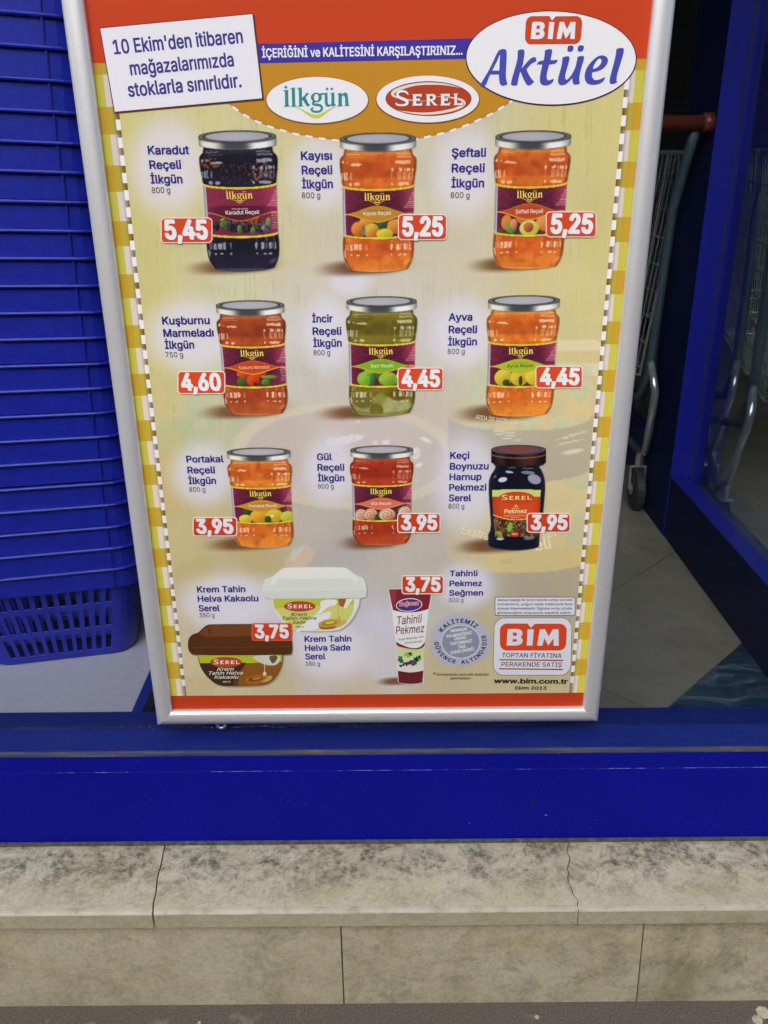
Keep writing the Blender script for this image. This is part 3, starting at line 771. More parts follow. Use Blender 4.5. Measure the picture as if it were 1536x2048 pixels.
def plaid(x_out,x_mid,x_in):
    z=CAM_Z+.0501
    rows=[]; k=-1
    while True:
        top=z-.0673*k
        rows.append((top-.0358+.0358, None)); 
        if top<ZRB: break
        # gold row above 'top' line: [top-.0315.. handled below
        gt,gb=top-.0,top-.0313          # gold band
        lt,lb=gb,gb-.0360               # lime band
        for (t,b_,co,ci) in ((gt,gb,GOLD,OLV),(lt,lb,LIME,WHT)):
            t=min(t,ZRED); b2=max(b_,ZRB)
            if t-b2<.0005: continue
            zrect(sheet,*sorted((x_out,x_mid)),b2,t,co,0,nseg=2); zrect(sheet,*sorted((x_mid,x_in)),b2,t,ci,0,nseg=2)
        k+=1
plaid(XL-.003,-.3402,PL); plaid(XR+.003,.3130,PR)
# panel artwork: soft colour field with the faded jar, dish and table cloth
CP=[(250,240,214,205,132),(260,450,207,198,126),(330,220,214,207,138),(470,300,214,208,150),(560,290,212,206,150),(640,480,206,200,172),(560,500,212,205,158),(900,500,207,200,172),(860,330,210,205,180),
(1200,250,214,204,130),(1220,500,208,198,128),(1180,620,214,202,138),(940,560,208,200,168),(300,600,207,196,128),(300,520,206,198,128),(330,800,200,190,128),(330,720,204,194,128),(460,565,204,205,166),(390,580,205,200,150),(600,570,206,200,182),
(600,760,198,195,186),(640,720,200,196,190),(900,600,206,200,185),(600,660,206,203,200),(850,660,205,202,200),(700,560,205,200,184),(560,840,188,186,168),(400,790,190,194,160),(420,850,186,190,158),(340,900,190,184,130),(330,1000,192,176,120),
(360,1080,194,182,130),(560,880,196,188,170),(620,1060,186,178,166),(660,1110,178,172,168),(860,1100,182,176,164),(840,1040,184,176,160),(700,1120,172,170,172),(400,1120,188,176,126),(500,1110,178,166,122),(380,1200,190,178,140),
(460,1150,192,188,180),(460,1260,192,190,204),(600,1230,196,196,214),(760,1250,194,194,212),(700,1180,190,188,198),(760,1150,184,178,170),(860,1210,186,182,180),(760,1340,194,192,206),(620,1350,190,182,176),(740,1380,190,180,150),(400,1380,192,182,142),
(560,1385,190,180,140),(380,1330,196,184,148),(900,1370,188,176,138),(1000,1380,188,178,138),(1120,1380,188,178,136),(880,1330,186,176,142),(900,900,196,194,200),(870,960,192,188,188),(900,1010,190,190,194),(880,820,198,190,172),
(1180,750,208,196,150),(1170,700,210,198,140),(1150,1180,172,162,136),(1050,1180,168,158,136),(950,1180,178,174,182),(1150,1300,182,172,132),(970,1240,184,176,140),(1200,600,212,200,136),(1100,560,212,200,140),(1060,640,206,198,150),(760,880,186,176,176)]
CP=np.array(CP,float); CP[:,2:4]*=.955; CP[:,4]=CP[:,4]*.955+5
def softell(X,Y,cx,cy,rx,ry,e=.25,rot=0):
    r=math.radians(rot); dx=X-cx; dy=Y-cy; x=dx*math.cos(r)+dy*math.sin(r); y=-dx*math.sin(r)+dy*math.cos(r)
    d=np.sqrt((x/rx)**2+(y/ry)**2); return 1-sm(1-e,1+e,d)
HALO=[(335,330,74,95),(640,345,62,75),(930,345,62,88),(385,668,88,70),(655,665,48,72),(925,665,62,68),(405,948,62,62),(660,940,50,66),(935,960,62,90),(455,1205,95,55),(660,1300,70,55),(930,1172,52,44),(700,560,40,30)]
SHAD=[(470,533,108,13),(725,535,104,14),(1020,528,92,13),(485,822,94,13),(722,824,98,13),(998,825,98,15),(492,1087,92,12),(742,1084,72,13),(985,1091,84,13),(796,1362,48,7)]
def panel_paint(u,v,X,Z):
    A,B=topix(X,Z)
    w_=np.zeros((len(A),3)); s_w=np.zeros(len(A))
    for (x,y,r,g_,b_) in CP:
        q=1/(((A-x)**2+(B-y)**2)/1e4+.12)**2; w_+=q[:,None]*np.array([r,g_,b_]); s_w+=q
    C=w_/s_w[:,None]
    # wood-like vertical grain of the table print
    gr=vnoise(A,B/14,2.6,3)*.6+vnoise(A,B/5,7,4)*.4; C=C*(1+(gr[:,None]-.5)*.030)
    C=C*(1+(vnoise(A,B,70,9)[:,None]-.5)*.03)
    ln=sm(.80,.86,vnoise(A,B/26,3.2,8))*sm(.45,.6,vnoise(A,B,60,2)); C=bl(C,ln*.18*(B<1000),(150,140,110))
    # faded leaves at the left, dish, glints
    C=bl(C,.5*softell(A,B,400,860,85,38,.35,-8)*sm(.2,.6,vnoise(A,B,25,5)),(166,178,142))
    C=bl(C,.35*softell(A,B,440,740,110,40,.5,20),(192,200,178))
    C=bl(C,.55*softell(A,B,345,960,40,60,.3),(196,172,118))
    rim=softell(A,B,690,912,228,106,.03,2); ins=softell(A,B,690,912,200,90,.03,2)
    C=bl(C,.5*rim,(206,196,174)); C=bl(C,.6*ins,(184,176,182))
    C=bl(C,.35*ins*sm(780,900,A),(168,158,154)); C=bl(C,.35*ins*(1-sm(560,680,A))*(1-sm(930,970,B)),(172,158,154))
    gl_=np.zeros(len(A))
    for (x,y,rx,ry,ro) in ((690,880,40,8,-12),(662,884,9,9,0),(750,885,6,5,-30),(772,884,8,5,0),(852,880,14,4,25),(832,907,9,12,10),(838,930,9,4,-20),(700,838,9,3,0),(715,842,5,3,0)):
        gl_=np.maximum(gl_,softell(A,B,x,y,rx,ry,.15,ro)*(.6+.4*sm(.3,.5,vnoise(A,B,5,1))))
    C=bl(C,gl_*.85,(214,210,224))
    dish=sm(996,1004,B+(A-690)**2/9000)*ins; C=bl(C,dish*.6,(190,178,158))
    # bread knife / table shapes at the lower left
    C=bl(C,.45*softell(A,B,470,1128,130,26,.2,-7),(178,162,112)); C=bl(C,.5*softell(A,B,600,1116,34,18,.15,-30),(206,176,160))
    lf_=np.maximum(softell(A,B,597,1104,17,5,.25,-48),softell(A,B,588,1110,6,14,.25,10)); C=bl(C,.8*lf_,(184,190,178))
    C=bl(C,.4*(1-sm(440,452,A+ (B-1350)*.6))*sm(1350,1356,B),(176,162,120))
    # table cloth check behind the big jar
    ck=((A>1115)&(A<1236)&(B>676)&(B<760)&(A<1160+(B-676)*.9+30)); st_=(np.floor((B-678)/24).astype(int)%2==0)
    C=bl(C,ck*st_*.5,(222,212,190)); C=bl(C,ck*(~st_)*.3,(206,180,120))
    # big faded jar
    cx=1040+(B-900)*-.01; h=sm(700,760,B); hw=142+0*B
    lidtop=740; 
    inj=(np.abs(A-cx)<hw)
    e1=(B>lidtop-26*np.sqrt(np.clip(1-((A-cx)/hw)**2,0,1)))&(B<832+30*np.sqrt(np.clip(1-((A-cx)/hw)**2,0,1)))&inj
    fru=sm(.45,.55,vnoise(A,B,34,21)); lfv=sm(.5,.6,vnoise(A,B,13,22))
    c_l=np.tile(np.array([188,196,158.]),(len(A),1)); c_l=bl(c_l,fru*.8,(214,186,128)); c_l=bl(c_l,lfv*.35,(166,182,146))
    m_=e1*.62*sm(905,980,A+(B-740)*.3); C=C*(1-m_[:,None])+c_l*m_[:,None]
    be=B-30*np.sqrt(np.clip(1-((A-cx)/hw)**2,0,1))
    hw2=145.; inb=(np.abs(A-cx)<hw2)
    neck=inb&(be>832)&(be<935); C=bl(C,neck*.62*sm(.0,1,(A-880)/30),(158,152,134)); C=bl(C,neck*.35*(A<960),(176,168,176))
    gl2=np.zeros(len(A))
    for (x,y,rx,ry,ro) in ((1010,864,28,1.6,6),(1012,870,26,1.2,6),(1022,878,20,1.2,5),(1152,868,24,1.5,-14),(1140,884,26,1.5,-12),(1146,903,22,4,-10),(1130,876,16,1.2,-10)):
        gl2=np.maximum(gl2,softell(A,B,x,y,rx,ry,.4,ro))
    C=bl(C,gl2*.8,(212,206,196))
    lab=inb&(be>=935)&(B<1112+34*np.sqrt(np.clip(1-((A-cx)/hw2)**2,0,1)))
    c_b=np.tile(np.array([206,188,134.]),(len(A),1)); c_b=bl(c_b,sm(.45,.58,vnoise(A,B,40,31))*.9,(180,188,150)); c_b=bl(c_b,sm(.55,.7,vnoise(A,B,18,33))*.4,(196,182,120))
    c_b=bl(c_b,sm(1085,1100,B)*.8,(204,184,118))
    m_=lab*.72*(.35+.65*sm(900,1000,A)); C=C*(1-m_[:,None])+c_b*m_[:,None]
    for (x,y,rx,ry) in HALO:
        C=bl(C,.86*softell(A,B,x,y,rx,ry,.42),(214+ (B.mean()*0),211,224) if y<500 else ((208,207,224) if y<800 else (200,200,220)))
    for (x,y,rx,ry) in SHAD:
        C=bl(C,.86*softell(A,B,x,y,rx,ry,.5,-3)*sm(x-rx*1.15,x-rx*.25,A)*(1-.9*sm(x+rx*.5,x+rx*.9,A)),(98,60,32))
    sl_=np.clip(np.abs((A-cx)/hw),0,1)
    C=bl(C,.35*softell(A,B,660,1345,40,30,.5)*0,(0,0,0))
    return C,np.ones(len(A))
grid(sheet,300,420,lambda u,v:(PL+(PR-PL)*u, ZRB+(ZRED-.001-ZRB)*v),panel_paint,0,cull=False)
SHEET=sheet.build('poster_sheet', M_ink, hp, color=True)
def motif(name, soft=False):
    return MB()
def done(mb,name,soft=False,label=None):
    o=mb.build(name, M_inka if soft else M_ink, SHEET, color=True)
    if label: o['label']=label
    return o
# brown shade along the panel edges, then the stitched dashes
m=MB()
for (xa,xb,a,b_) in ((PL-.0085,PL,0,.72),(PR,PR+.0085,.72,0)):
    m=MB(); zrect(m,xa,xb,ZRB,ZRED,(120,80,30),1,alpha=a,a2=b_,nseg=30); done(m,'edge_shade',True)
zz=CAM_Z+.0359
for x0,x1 in ((PL-.0056,PL+.0002),(PR-.0002,PR+.0056)):
    i=-2; m=MB()
    while True:
        z=zz-.02066*i
        if z-.0122<ZRB: break
        if z<ZRED-.02: zrect(m,x0,x1,z-.0122,z,WHITE,2,nseg=1)
        i+=1
    done(m,'stitched_border')
# golden header with dashed arc
arc=[(440,190),(458,208),(480,225),(508,241),(540,254),(590,268),(640,277),(690,283),(735,285),(780,284),(830,279),(870,271),(905,261),(940,248),(985,227),(1020,205),(1035,190)]
m=MB(); poly(m,[(440,122),(440,190)]+arc[1:-1]+[(1035,190),(1040,112)],(192,136,20),1)
A_=np.array(arc,float); seg=np.sqrt((np.diff(A_,axis=0)**2).sum(1)); cs=np.concatenate([[0],np.cumsum(seg)])
def onarc(s): return (np.interp(s,cs,A_[:,0]),np.interp(s,cs,A_[:,1]))
s=8
while s<cs[-1]-14:
    p=[onarc(s+t) for t in (0,5,10,14)]; stroke(m,p,[4.5]*4,WHITE,2,it=0); s+=26.5
stroke(m,[(a,b_-3.2) for a,b_ in arc],1.0,(196,110,60),1.6,it=1)
done(m,'golden_header')
m=MB(); poly(m,[(440,90),(1010,75),(1010,116),(440,128)],(60,46,160),3)
word(m,'İÇERİĞİNİ ve KALİTESİNİ KARŞILAŞTIRINIZ...',524.5,115,925,109,17.5,WHITE,4,bold=.035)
done(m,'slogan_band')
# white leaflet box
m=MB(); bx=[(201,57),(505,28.5),(524.5,196.5),(230,223.5)]
def grow(P,g_):
    c=np.mean(P,axis=0); return [tuple(np.array(p)+np.sign(np.array(p)-c)*g_) for p in P]
poly(m,grow([(p[0]+2.5,p[1]+2.5) for p in bx],1.5),(110,50,20),4.4); poly(m,grow(bx,1.8),(58,40,72),5); poly(m,bx,(228,229,246),6)
P6=(66,56,142)
word(m,"10 Ekim'den itibaren",229,108.5,487,85.5,27.5,P6,7,bold=.034)
word(m,"mağazalarımızda",262,150.5,469,132,27,P6,7,bold=.034)
word(m,"stoklarla sınırlıdır.",258,193.5,484,174,27,P6,7,bold=.034)
done(m,'notice_box')
# ---- brand ovals
def tfA(sx,ox,oy): return lambda x,y: at(ox+x/sx, oy+y/sx)
m=MB(); poly(m,ell(634.5,200.5,103.5,48.5,60),(120,70,30),3.4); poly(m,ell(634.5,199.5,102.5,47.3,60),(190,100,60),3.7); poly(m,ell(634.5,200,101.3,46.2,60),WHITE,4)
def ILK(mb,tf,rgb,k,sw=None,line=None,fat=0):
    def P(p,it=0): poly(mb,p,rgb,k,tf)
    P([(245,158),(272,188),(245,218),(218,188)])
    P([(200,233),(292,230),(279,252),(285,465),(322,483),(213,491),(233,465),(230,262)])
    P([(308,205),(382,190),(389,465),(427,483),(322,489),(341,465),(335,224)])
    P([(416,205),(489,188),(494,465),(522,481),(430,489),(448,465),(441,224)])
    P([(490,352),(556,292),(533,280),(602,276),(587,300),(547,340),(592,440),(624,462),(575,490),(540,440),(503,382),(490,388)])
    # g
    R=[];o=ell(712,345,84,74,30); h=ell(712,345,36,54,30)
    Q=[tf(*p) for p in o+h]; y=ly(k); n_=30; py=topix(*Q[0])[1]
    mb.add([(a,y,b_) for a,b_ in Q],[(i,(i+1)%n_,n_+(i+1)%n_,n_+i) for i in range(n_)],np.append(ink(rgb,py),1))
    P([(765,285),(835,272),(822,305),(775,312)])
    stroke(mb,[(690,405),(655,425),(662,452),(720,456),(785,470),(805,515),(770,560),(705,568),(648,552),(632,520),(668,500)],[22,30,34,40,40,34,34,34,34,30,22],rgb,k,tf,it=2)
    P([(823,282),(882,268),(888,430),(905,458),(925,455),(942,440),(942,292),(915,286),(987,266),(992,440),(1017,460),(960,490),(945,466),(900,492),(862,480),(843,440),(840,302)])
    P([(878,190),(903,215),(878,241),(853,215)]); P([(948,188),(973,213),(948,239),(923,213)])
    P([(1033,292),(1096,268),(1101,298),(1150,266),(1192,285),(1207,455),(1227,473),(1143,480),(1157,455),(1152,340),(1128,312),(1104,332),(1104,460),(1127,476),(1033,487),(1052,462),(1050,306)])
    if sw: stroke(mb,[(350,490),(450,510),(560,580),(650,630),(712,640),(780,625),(870,560),(960,505),(1060,485)],[3,14,30,52,58,52,30,16,3],sw,k-.4,tf,it=2)
    if line: stroke(mb,[(400,500),(560,545),(640,620),(712,650),(780,620),(860,545),(1020,495)],[8,18,24,26,24,18,8],line,k,tf,it=2)
ILK(m,tfA(7.68,540,150),(30,140,146),6,sw=(200,204,62)); done(m,'printed_logo')
def SER(mb,tf,rgb,k,hole=(180,66,24)):
    stroke(mb,[(484,330),(476,300),(430,275),(370,275),(325,305),(330,350),(380,378),(440,398),(478,430),(460,470),(400,482),(340,476),(306,462),(316,440)],[10,24,30,32,36,40,42,44,44,38,30,28,24,10],rgb,k,tf,it=2)
    for dx in (0,410):
        q=[(540,318),(685,315),(680,364),(656,348),(604,348),(604,385),(636,385),(655,372),(655,428),(636,415),(604,415),(604,458),(656,458),(692,432),(685,485),(540,487),(556,470),(556,334)]
        poly(mb,[(x+dx,y-dx*.008) for x,y in q],rgb,k,tf)
    poly(mb,[(738,318),(850,315),(884,332),(890,370),(872,402),(842,412),(895,466),(928,480),(862,483),(812,418),(800,418),(800,470),(818,483),(738,485),(755,470),(755,335)],rgb,k,tf)
    poly(mb,[(800,343),(836,343),(850,364),(836,388),(800,390)],hole,k+.5,tf)
    poly(mb,[(1145,310),(1217,308),(1199,326),(1199,450),(1250,450),(1292,424),(1285,476),(1145,480),(1161,465),(1161,326)],rgb,k,tf)
m=MB(); poly(m,ell(855.5,199,104.5,48.8,60),(120,70,30),3.4); poly(m,ell(855.5,197.5,103.3,47.8,60),(190,100,60),3.7); poly(m,ell(855.5,198,102.3,46.8,60),WHITE,4)
poly(m,ell(857,197.3,86,34.8,60),(120,50,40),4.5); poly(m,ell(857,197.3,84.5,33.3,60),(178,60,22),5)
t7=tfA(7.314,750,145)
stroke(m,[(1240,222),(1050,175),(830,160),(600,170),(400,220),(265,280),(250,330),(330,370),(520,408),(740,418)],[4,24,34,34,44,50,40,22,12,4],(224,216,206),6,t7)
stroke(m,[(900,352),(1100,362),(1250,392),(1320,440),(1270,500),(1100,560),(850,600),(640,605),(350,560)],[4,14,34,36,40,40,36,30,4],(224,216,206),6,t7)
SER(m,lambda x,y:t7(x+7,y+7),(120,50,50),7,hole=(120,50,50)); SER(m,t7,WHITE,8,hole=(150,56,40)); done(m,'printed_logo')
# ---- big oval
m=MB(); poly(m,ell(1102,116.5,171.2,95.2,90,rot=.5),(56,30,70),5); poly(m,ell(1102,116,169,92.8,90,rot=.5),(230,232,247),6)
BX=lambda x,y:(x,y)
def BIM(mb,tf,k,red=(203,66,18),wh=WHITE):
    base=[(640,140),(695,213),(765,146)]
    o=[]
    for cx,cy,a in ((1185,265,-90),(1175,480,0),(290,480,90),(290,262,180)):
        for i in range(9):
            t=math.radians(a+90*i/8); o.append((cx+122*math.cos(t),cy+122*math.sin(t)))
    o=[p for p in o]+[(640,140),(695,213),(765,145)]
    # keep the ring in order: right-top ... left-top, notch, back
    poly(mb,[(x,y) for x,y in o],red,k,tf)
    W_=wh
    poly(mb,soft_poly([(300,235),(440,231),(500,238),(540,262),(556,300),(545,345),(518,368),(548,392),(560,430),(545,480),(500,508),(440,518),(283,515)],60),W_,k+1,tf)
    poly(mb,[(392,293),(440,293),(460,308),(460,335),(440,352),(388,350)],red,k+1.6,tf); poly(mb,[(386,405),(445,405),(462,418),(460,438),(440,450),(382,450)],red,k+1.6,tf)
    poly(mb,[(640,237),(745,240),(725,518),(625,515)],W_,k+1,tf)
    poly(mb,[(850,237),(937,238),(1002,360),(1070,238),(1170,240),(1170,518),(1080,518),(1087,390),(992,515),(925,385),(893,518),(803,515)],W_,k+1,tf)
sxT=(1161.7-1048.6)/(1305-165); syT=(89-32.6)/(602-140)
BIM(m,lambda x,y: at(1048.8+(x-165)*sxT+ (602-y)*.006, 32.6+(y-140)*syT-(x-165)*.0006),7)
tA=tfA(8.084,920,10); tB=tfA(8.084,1090,10); PB=(66,72,178)
def SP(p,tf): poly(m,soft_poly(p,58,2),PB,8,tf)
SP([(325,1290),(400,1165),(480,1030),(545,890),(610,748),(650,717),(720,710),(755,738),(752,850),(748,960),(740,1080),(740,1150),(750,1230),(768,1282),(700,1310),(662,1302),(638,1260),(630,1200),(628,1125),(490,1125),(455,1195),(425,1295),(355,1322)],tA)
poly(m,[(645,800),(590,925),(520,1062),(632,1062),(638,930)],(230,232,247),9,tA)
SP([(930,740),(980,716),(1030,722),(1046,757),(1030,860),(1015,960),(992,1030),(1030,985),(1080,925),(1130,870),(1190,838),(1225,850),(1233,910),(1160,945),(1110,995),(1072,1042),(1110,1125),(1150,1190),(1197,1240),(1150,1290),(1105,1308),(1068,1285),(1020,1190),(975,1075),(952,1150),(935,1230),(925,1300),(850,1308),(820,1285),(830,1220),(865,1100),(905,960),(930,860)],tA)
SP([(1370,735),(1430,712),(1480,718),(1491,750),(1462,892),(1520,892),(1580,884),(1565,930),(1530,955),(1440,965),(1405,1090),(1395,1180),(1420,1220),(1470,1210),(1510,1188),(1512,1230),(1470,1280),(1400,1305),(1330,1300),(1290,1260),(1285,1180),(1308,1060),(1330,965),(1270,962),(1240,975),(1250,930),(1290,905),(1350,898),(1366,820)],tA)
SP([(280,850),(340,828),(385,832),(397,870),(370,970),(335,1090),(318,1175),(345,1215),(390,1180),(440,1110),(485,1020),(515,900),(520,842),(580,822),(625,828),(630,875),(595,980),(562,1100),(548,1200),(562,1272),(510,1292),(460,1285),(440,1240),(440,1180),(380,1250),(310,1295),(250,1300),(210,1268),(205,1200),(235,1090),(272,960)],tB)
for q in ([(368,662),(420,650),(462,668),(450,745),(400,762),(352,748)],[(532,660),(590,648),(630,668),(618,740),(568,760),(520,746)]): poly(m,smooth_poly(q,1),PB,8,tB)
SP([(760,900),(850,828),(930,810),(1000,840),(1020,900),(990,980),(900,1060),(760,1092),(755,1160),(790,1215),(850,1215),(920,1190),(965,1160),(960,1212),(900,1270),(790,1295),(700,1285),(645,1230),(633,1130),(670,1010)],tB)
poly(m,smooth_poly([(768,1035),(800,950),(850,878),(895,866),(912,905),(895,955),(850,1005),(800,1030)],1),(230,232,247),9,tB)
SP([(1150,715),(1210,692),(1265,700),(1277,735),(1240,880),(1180,1060),(1150,1200),(1162,1252),(1100,1282),(1050,1275),(1035,1230),(1060,1120),(1110,940),(1145,780)],tB)
done(m,'printed_logo')
# ---- captions
def caption(lines, gram):
    mm=MB()
    for (t,x0,y0,x1,cap) in lines: word(mm,t,x0,y0,x1,y0-(x1-x0)*.010,cap,NAVY if y0<600 else (28,26,128),5,bold=.036)
    t,x0,y0,x1,cap=gram; word(mm,t,x0,y0,x1,y0-(x1-x0)*.010,cap,(48,46,52),5,bold=.004)
    done(mm,'product_caption')
caption([('Karadut',296.5,308.5,379,16.5),('Reçeli',299.6,337.6,363,16.5),('İlkgün',302,366.5,365.5,16.5)],('800 g',304,386,341,11.5))
caption([('Kayısı',602,319.5,664,16.5),('Reçeli',603.5,348.3,665,16.5),('İlkgün',604,376.3,666,16.5)],('800 g',604,396.2,640.6,11.5))
caption([('Şeftali',903,313.5,972,16.5),('Reçeli',903,344.3,969.4,16.5),('İlkgün',902.4,374.5,968,16.5)],('800 g',901,396,939,11.5))
caption([('Kuşburnu',325,648.5,420,15),('Marmeladı',327.5,673.3,427.8,15),('İlkgün',330.3,697,389,15)],('750 g',331.7,714.3,366.6,10.5))
caption([('İncir',624.4,644.3,665.4,14.5),('Reçeli',625.4,669.3,683,14.5),('İlkgün',626.5,693.3,683.7,14.5)],('800 g',627,710.3,660.4,10.5))
caption([('Ayva',897,641,944.6,14.5),('Reçeli',897,666,954,14.5),('İlkgün',896,690.5,953.7,14.5)],('800 g',895,707.8,929,10.5))
caption([('Portakal',373.3,924.5,447.7,13),('Reçeli',375.4,946.4,430.6,13),('İlkgün',377.5,967.7,432.5,13)],('800 g',379,983.5,411,9.5))
caption([('Gül',634,919.8,664,13),('Reçeli',635,941,689,13),('İlkgün',635.7,962.3,689,13)],('800 g',636,977,667.6,9.5))
caption([('Keçi',900,917,938.5,13),('Boynuzu',899.4,938.8,977,13),('Harnup',898.7,960,963,13),('Pekmezi',898,981,972.5,13),('Serel',897.5,1002,942,13)],('800 g',896.8,1016.7,928.4,9.5))
caption([('Krem Tahin',394.7,1184.3,491,11.8),('Helva Kakaolu',396,1203,517,11.8),('Serel',398,1222,440,11.8)],('380 g',399,1234.3,429.4,8.6))
caption([('Krem Tahin',609.3,1283.3,703,11.5),('Helva Sade',610,1301,701,11.5),('Serel',610.7,1318.2,651,11.5)],('380 g',611,1331.3,640,8.4))
caption([('Tahinli',899,1152,955,11),('Pekmez',898.7,1172,964,11),('Seğmen',898,1191,966,11)],('300 g',897,1204,927,8.2))
# ---- price tags (drawn last, see below)
def price(txt,x0,x1,y0,y1,border=True):
    mm=MB(); h=y1-y0; yc=(y0+y1)/2
    if border: poly(mm,rrect(x0,y0,x1,y1,h*.17),(232,212,212),13)
    else: poly(mm,rrect(x0,y0,x1,y1,h*.14),(206,80,40),13)
    poly(mm,rrect(x0+1.9,y0+1.9,x1-1.9,y1-1.9,h*.13),(208,62,20) if y0<900 else (188,52,14),13.6)
    wd=x1-x0
    word(mm,txt,x0+wd*.10,y0+h*.835,x1-wd*.075,y0+h*.832,h*.70,(226,224,242),14.6,bold=.052,halo=(120,44,44),halow=.022)
    word(mm,txt,x0+wd*.085,y0+h*.815,x1-wd*.09,y0+h*.812,h*.70,(226,224,242) if y0<900 else (208,208,230),15.2,bold=.056)
    done(mm,'price_tag')
# ---- jam jars
def jar(cxt,yt,cxb,yb,hw,S,text,diam,tcol,fruits,rows=250):
    T0=np.array(at(cxt,yt)); T1=np.array(at(cxb,yb)); ux=(at(cxt+hw,yt+20)[0]-at(cxt-hw,yt+20)[0])/2/313.
    def tf(X,Y):
        t=(Y-103)/(1225-103.); c=T0*(1-t)+T1*t
        return (c[0]+(X-712)*ux, c[1]+(X-712)*ux*.004)
    def posf(u,v):
        X=385+u*655; Y=1240-v*1150; t=(Y-103)/(1225-103.)
        return T0[0]*(1-t)+T1[0]*t+(X-712)*ux, T0[1]*(1-t)+T1[1]*t+(X-712)*ux*.004
    def paint(u,v,XX,ZZ):
        X=385+u*655; Y=1240-v*1150; d=X-712
        ys=[90,225,245,268,285,305,340,400,450,500,540,900,950,980,1040,1100,1140,1180,1225,1240]; hs=[262,268,277,279,298,311,313,309,301,296,294,294,297,300,300,294,283,262,235,225]
        h=np.interp(Y,ys,hs); un=d/h; r=np.sqrt(np.clip(1-np.clip(un,-1,1)**2,0,1)); yc=Y-38*r
        main,dark,light=[np.array(c,float) for c in S['c']]
        C=np.tile(main,(len(X),1)); sd=S.get('seed',1)
        C=bl(C,sm(300,250,Y)*.8,light*.9+20); C=bl(C,(sm(300,360,Y)-sm(430,470,Y))*.45,dark)
        C=bl(C,(sm(400,440,yc)-sm(470,500,yc))*.4,light); C=bl(C,sm(1040,1130,Y)*.75,light)
        nz=vnoise(X,Y,S.get('ns',60),sd); C=bl(C,sm(.55,.8,nz)*S.get('na',.28),light); nz=vnoise(X,Y,S.get('ns',60)*.8,sd+5); C=bl(C,sm(.6,.85,nz)*S.get('na',.28),dark)
        for (x,y,rx,ry,c,a) in S.get('ex',[]): C=bl(C,a*softell(X,Y,x,y,rx,ry,.15),c)
        if S.get('seeds'):
            sdn=vnoise(X,Y,15,41); reg=np.maximum(softell(X,Y,480,350,110,40,.4),softell(X,Y,900,440,110,90,.5)); reg=np.maximum(reg,.4*softell(X,Y,720,430,180,90,.4))
            C=bl(C,sm(.62,.75,sdn)*reg,(172,88,44))
        C=bl(C,sm(.84,1.0,np.abs(un))*.6,dark*.6); C=bl(C,(sm(.0,1,r)-sm(.0,1,r))*0,dark); C=bl(C,softell(X,Y,560,1100,150,60,.8)*.25,dark); C=bl(C,(sm(.80,.9,np.abs(un))-sm(.90,.97,np.abs(un)))*.30,light)
        hi=np.array(S.get('hi',(240,214,190)),float); X0,Y0=X,Y
        C=C*(1+(vnoise(X,Y,16,sd+9)[:,None]-.5)*.05+(vnoise(X,Y*.6,44,sd+12)[:,None]-.5)*.10)
        X=X+(vnoise(X,Y,26,sd+3)-.5)*12; Y=Y+(vnoise(X,Y,22,sd+4)-.5)*12
        H=np.zeros(len(X))
        def R(x0,x1,y0_,y1_,a,e=5):
            return a*(sm(x0-e,x0+e,X)-sm(x1-e,x1+e,X))*(sm(y0_-e,y0_+e,Y)-sm(y1_-e,y1_+e,Y))
        def add(q): 
            nonlocal H; H=np.maximum(H,q)
        add(R(455,560,262,272,.5)); add(R(470,590,285,292,.4)); add(R(860,975,258,268,.6)); add(R(860,980,278,296,.55)) 
        add(.85*softell(X,Y,535,347,50,11,.3,3)); add(R(850,975,318,345,.85)*(X+Y*.8>1112)); add(.9*softell(X,Y,424,330,9,12,.3)); add(R(452,470,330,342,.6))
        for x0,x1,a in ((820,836,.9),(878,910,.85),(925,938,.7),(945,975,.9),(986,998,.9)): add(R(x0,x1,375,402,a))
        for x0,x1,a in ((413,422,.9),(432,446,.9),(450,462,.75),(482,496,.6),(868,900,.45),(912,938,.5),(950,972,.5),(985,996,.5),(820,832,.35)): add(R(x0,x1,408,468,a))
        for x,rx in ((480,14),(535,22),(826,8),(905,36),(945,22)): add(.85*softell(X,Y,x,503-(X.mean()*0),rx,13,.3))
        for x0,x1,a in ((432,440,.7),(448,458,.6),(472,495,.85),(508,540,.9),(545,570,.85),(607,616,.6),(814,830,.9),(865,890,.95),(898,912,.5),(926,948,.9),(952,962,.6),(972,984,.8)): add(R(x0,x1,988,1042,a))
        for x,rx in ((485,10),(536,15),(612,7),(826,7),(894,16),(938,14)): add(.85*softell(X,Y,x,1081,rx,8,.3))
        for x0,x1 in ((440,452),(462,476),(820,834),(900,915),(965,975)): add(R(x0,x1,925,975,.35))
        add(.8*softell(X,Y,432,1072,8,34,.3,-10)); add(.3*softell(X,Y,960,1140,40,14,.5,-30))
        C=bl(C,H*(.78+.3*vnoise(X,Y,9,sd+6)),hi); X,Y=X0,Y0
        C=bl(C,.5*sm(1196,1215,Y-0*X),light*.5+100)
        # ---- paper label
        lab=(sm(505,507,yc)-sm(895+20,897+20,yc))
        cc=np.tile(np.array([164,50,88.]),(len(X),1)); mid=softell(X,Y,705,700,260,260,.75)
        cc=bl(cc,mid*S.get('labd',.9),(72,22,48)); cc=bl(cc,.3*sm(.4,.8,vnoise(X,Y,9,77)),(190,60,110)); cc=bl(cc,sm(870,1000,X)*.5,(200,72,118))
        low=Y> (700+ 0*X); cc=bl(cc,low*.35,(92,26,62))
        fine=(X>1000-(Y-555)*.55)*(X<1010)*(Y>560)*(Y<700)*(np.sin(Y*.42)>.35)*(vnoise(X,Y,9,55)>.25); cc=bl(cc,fine*.7,(226,190,205))
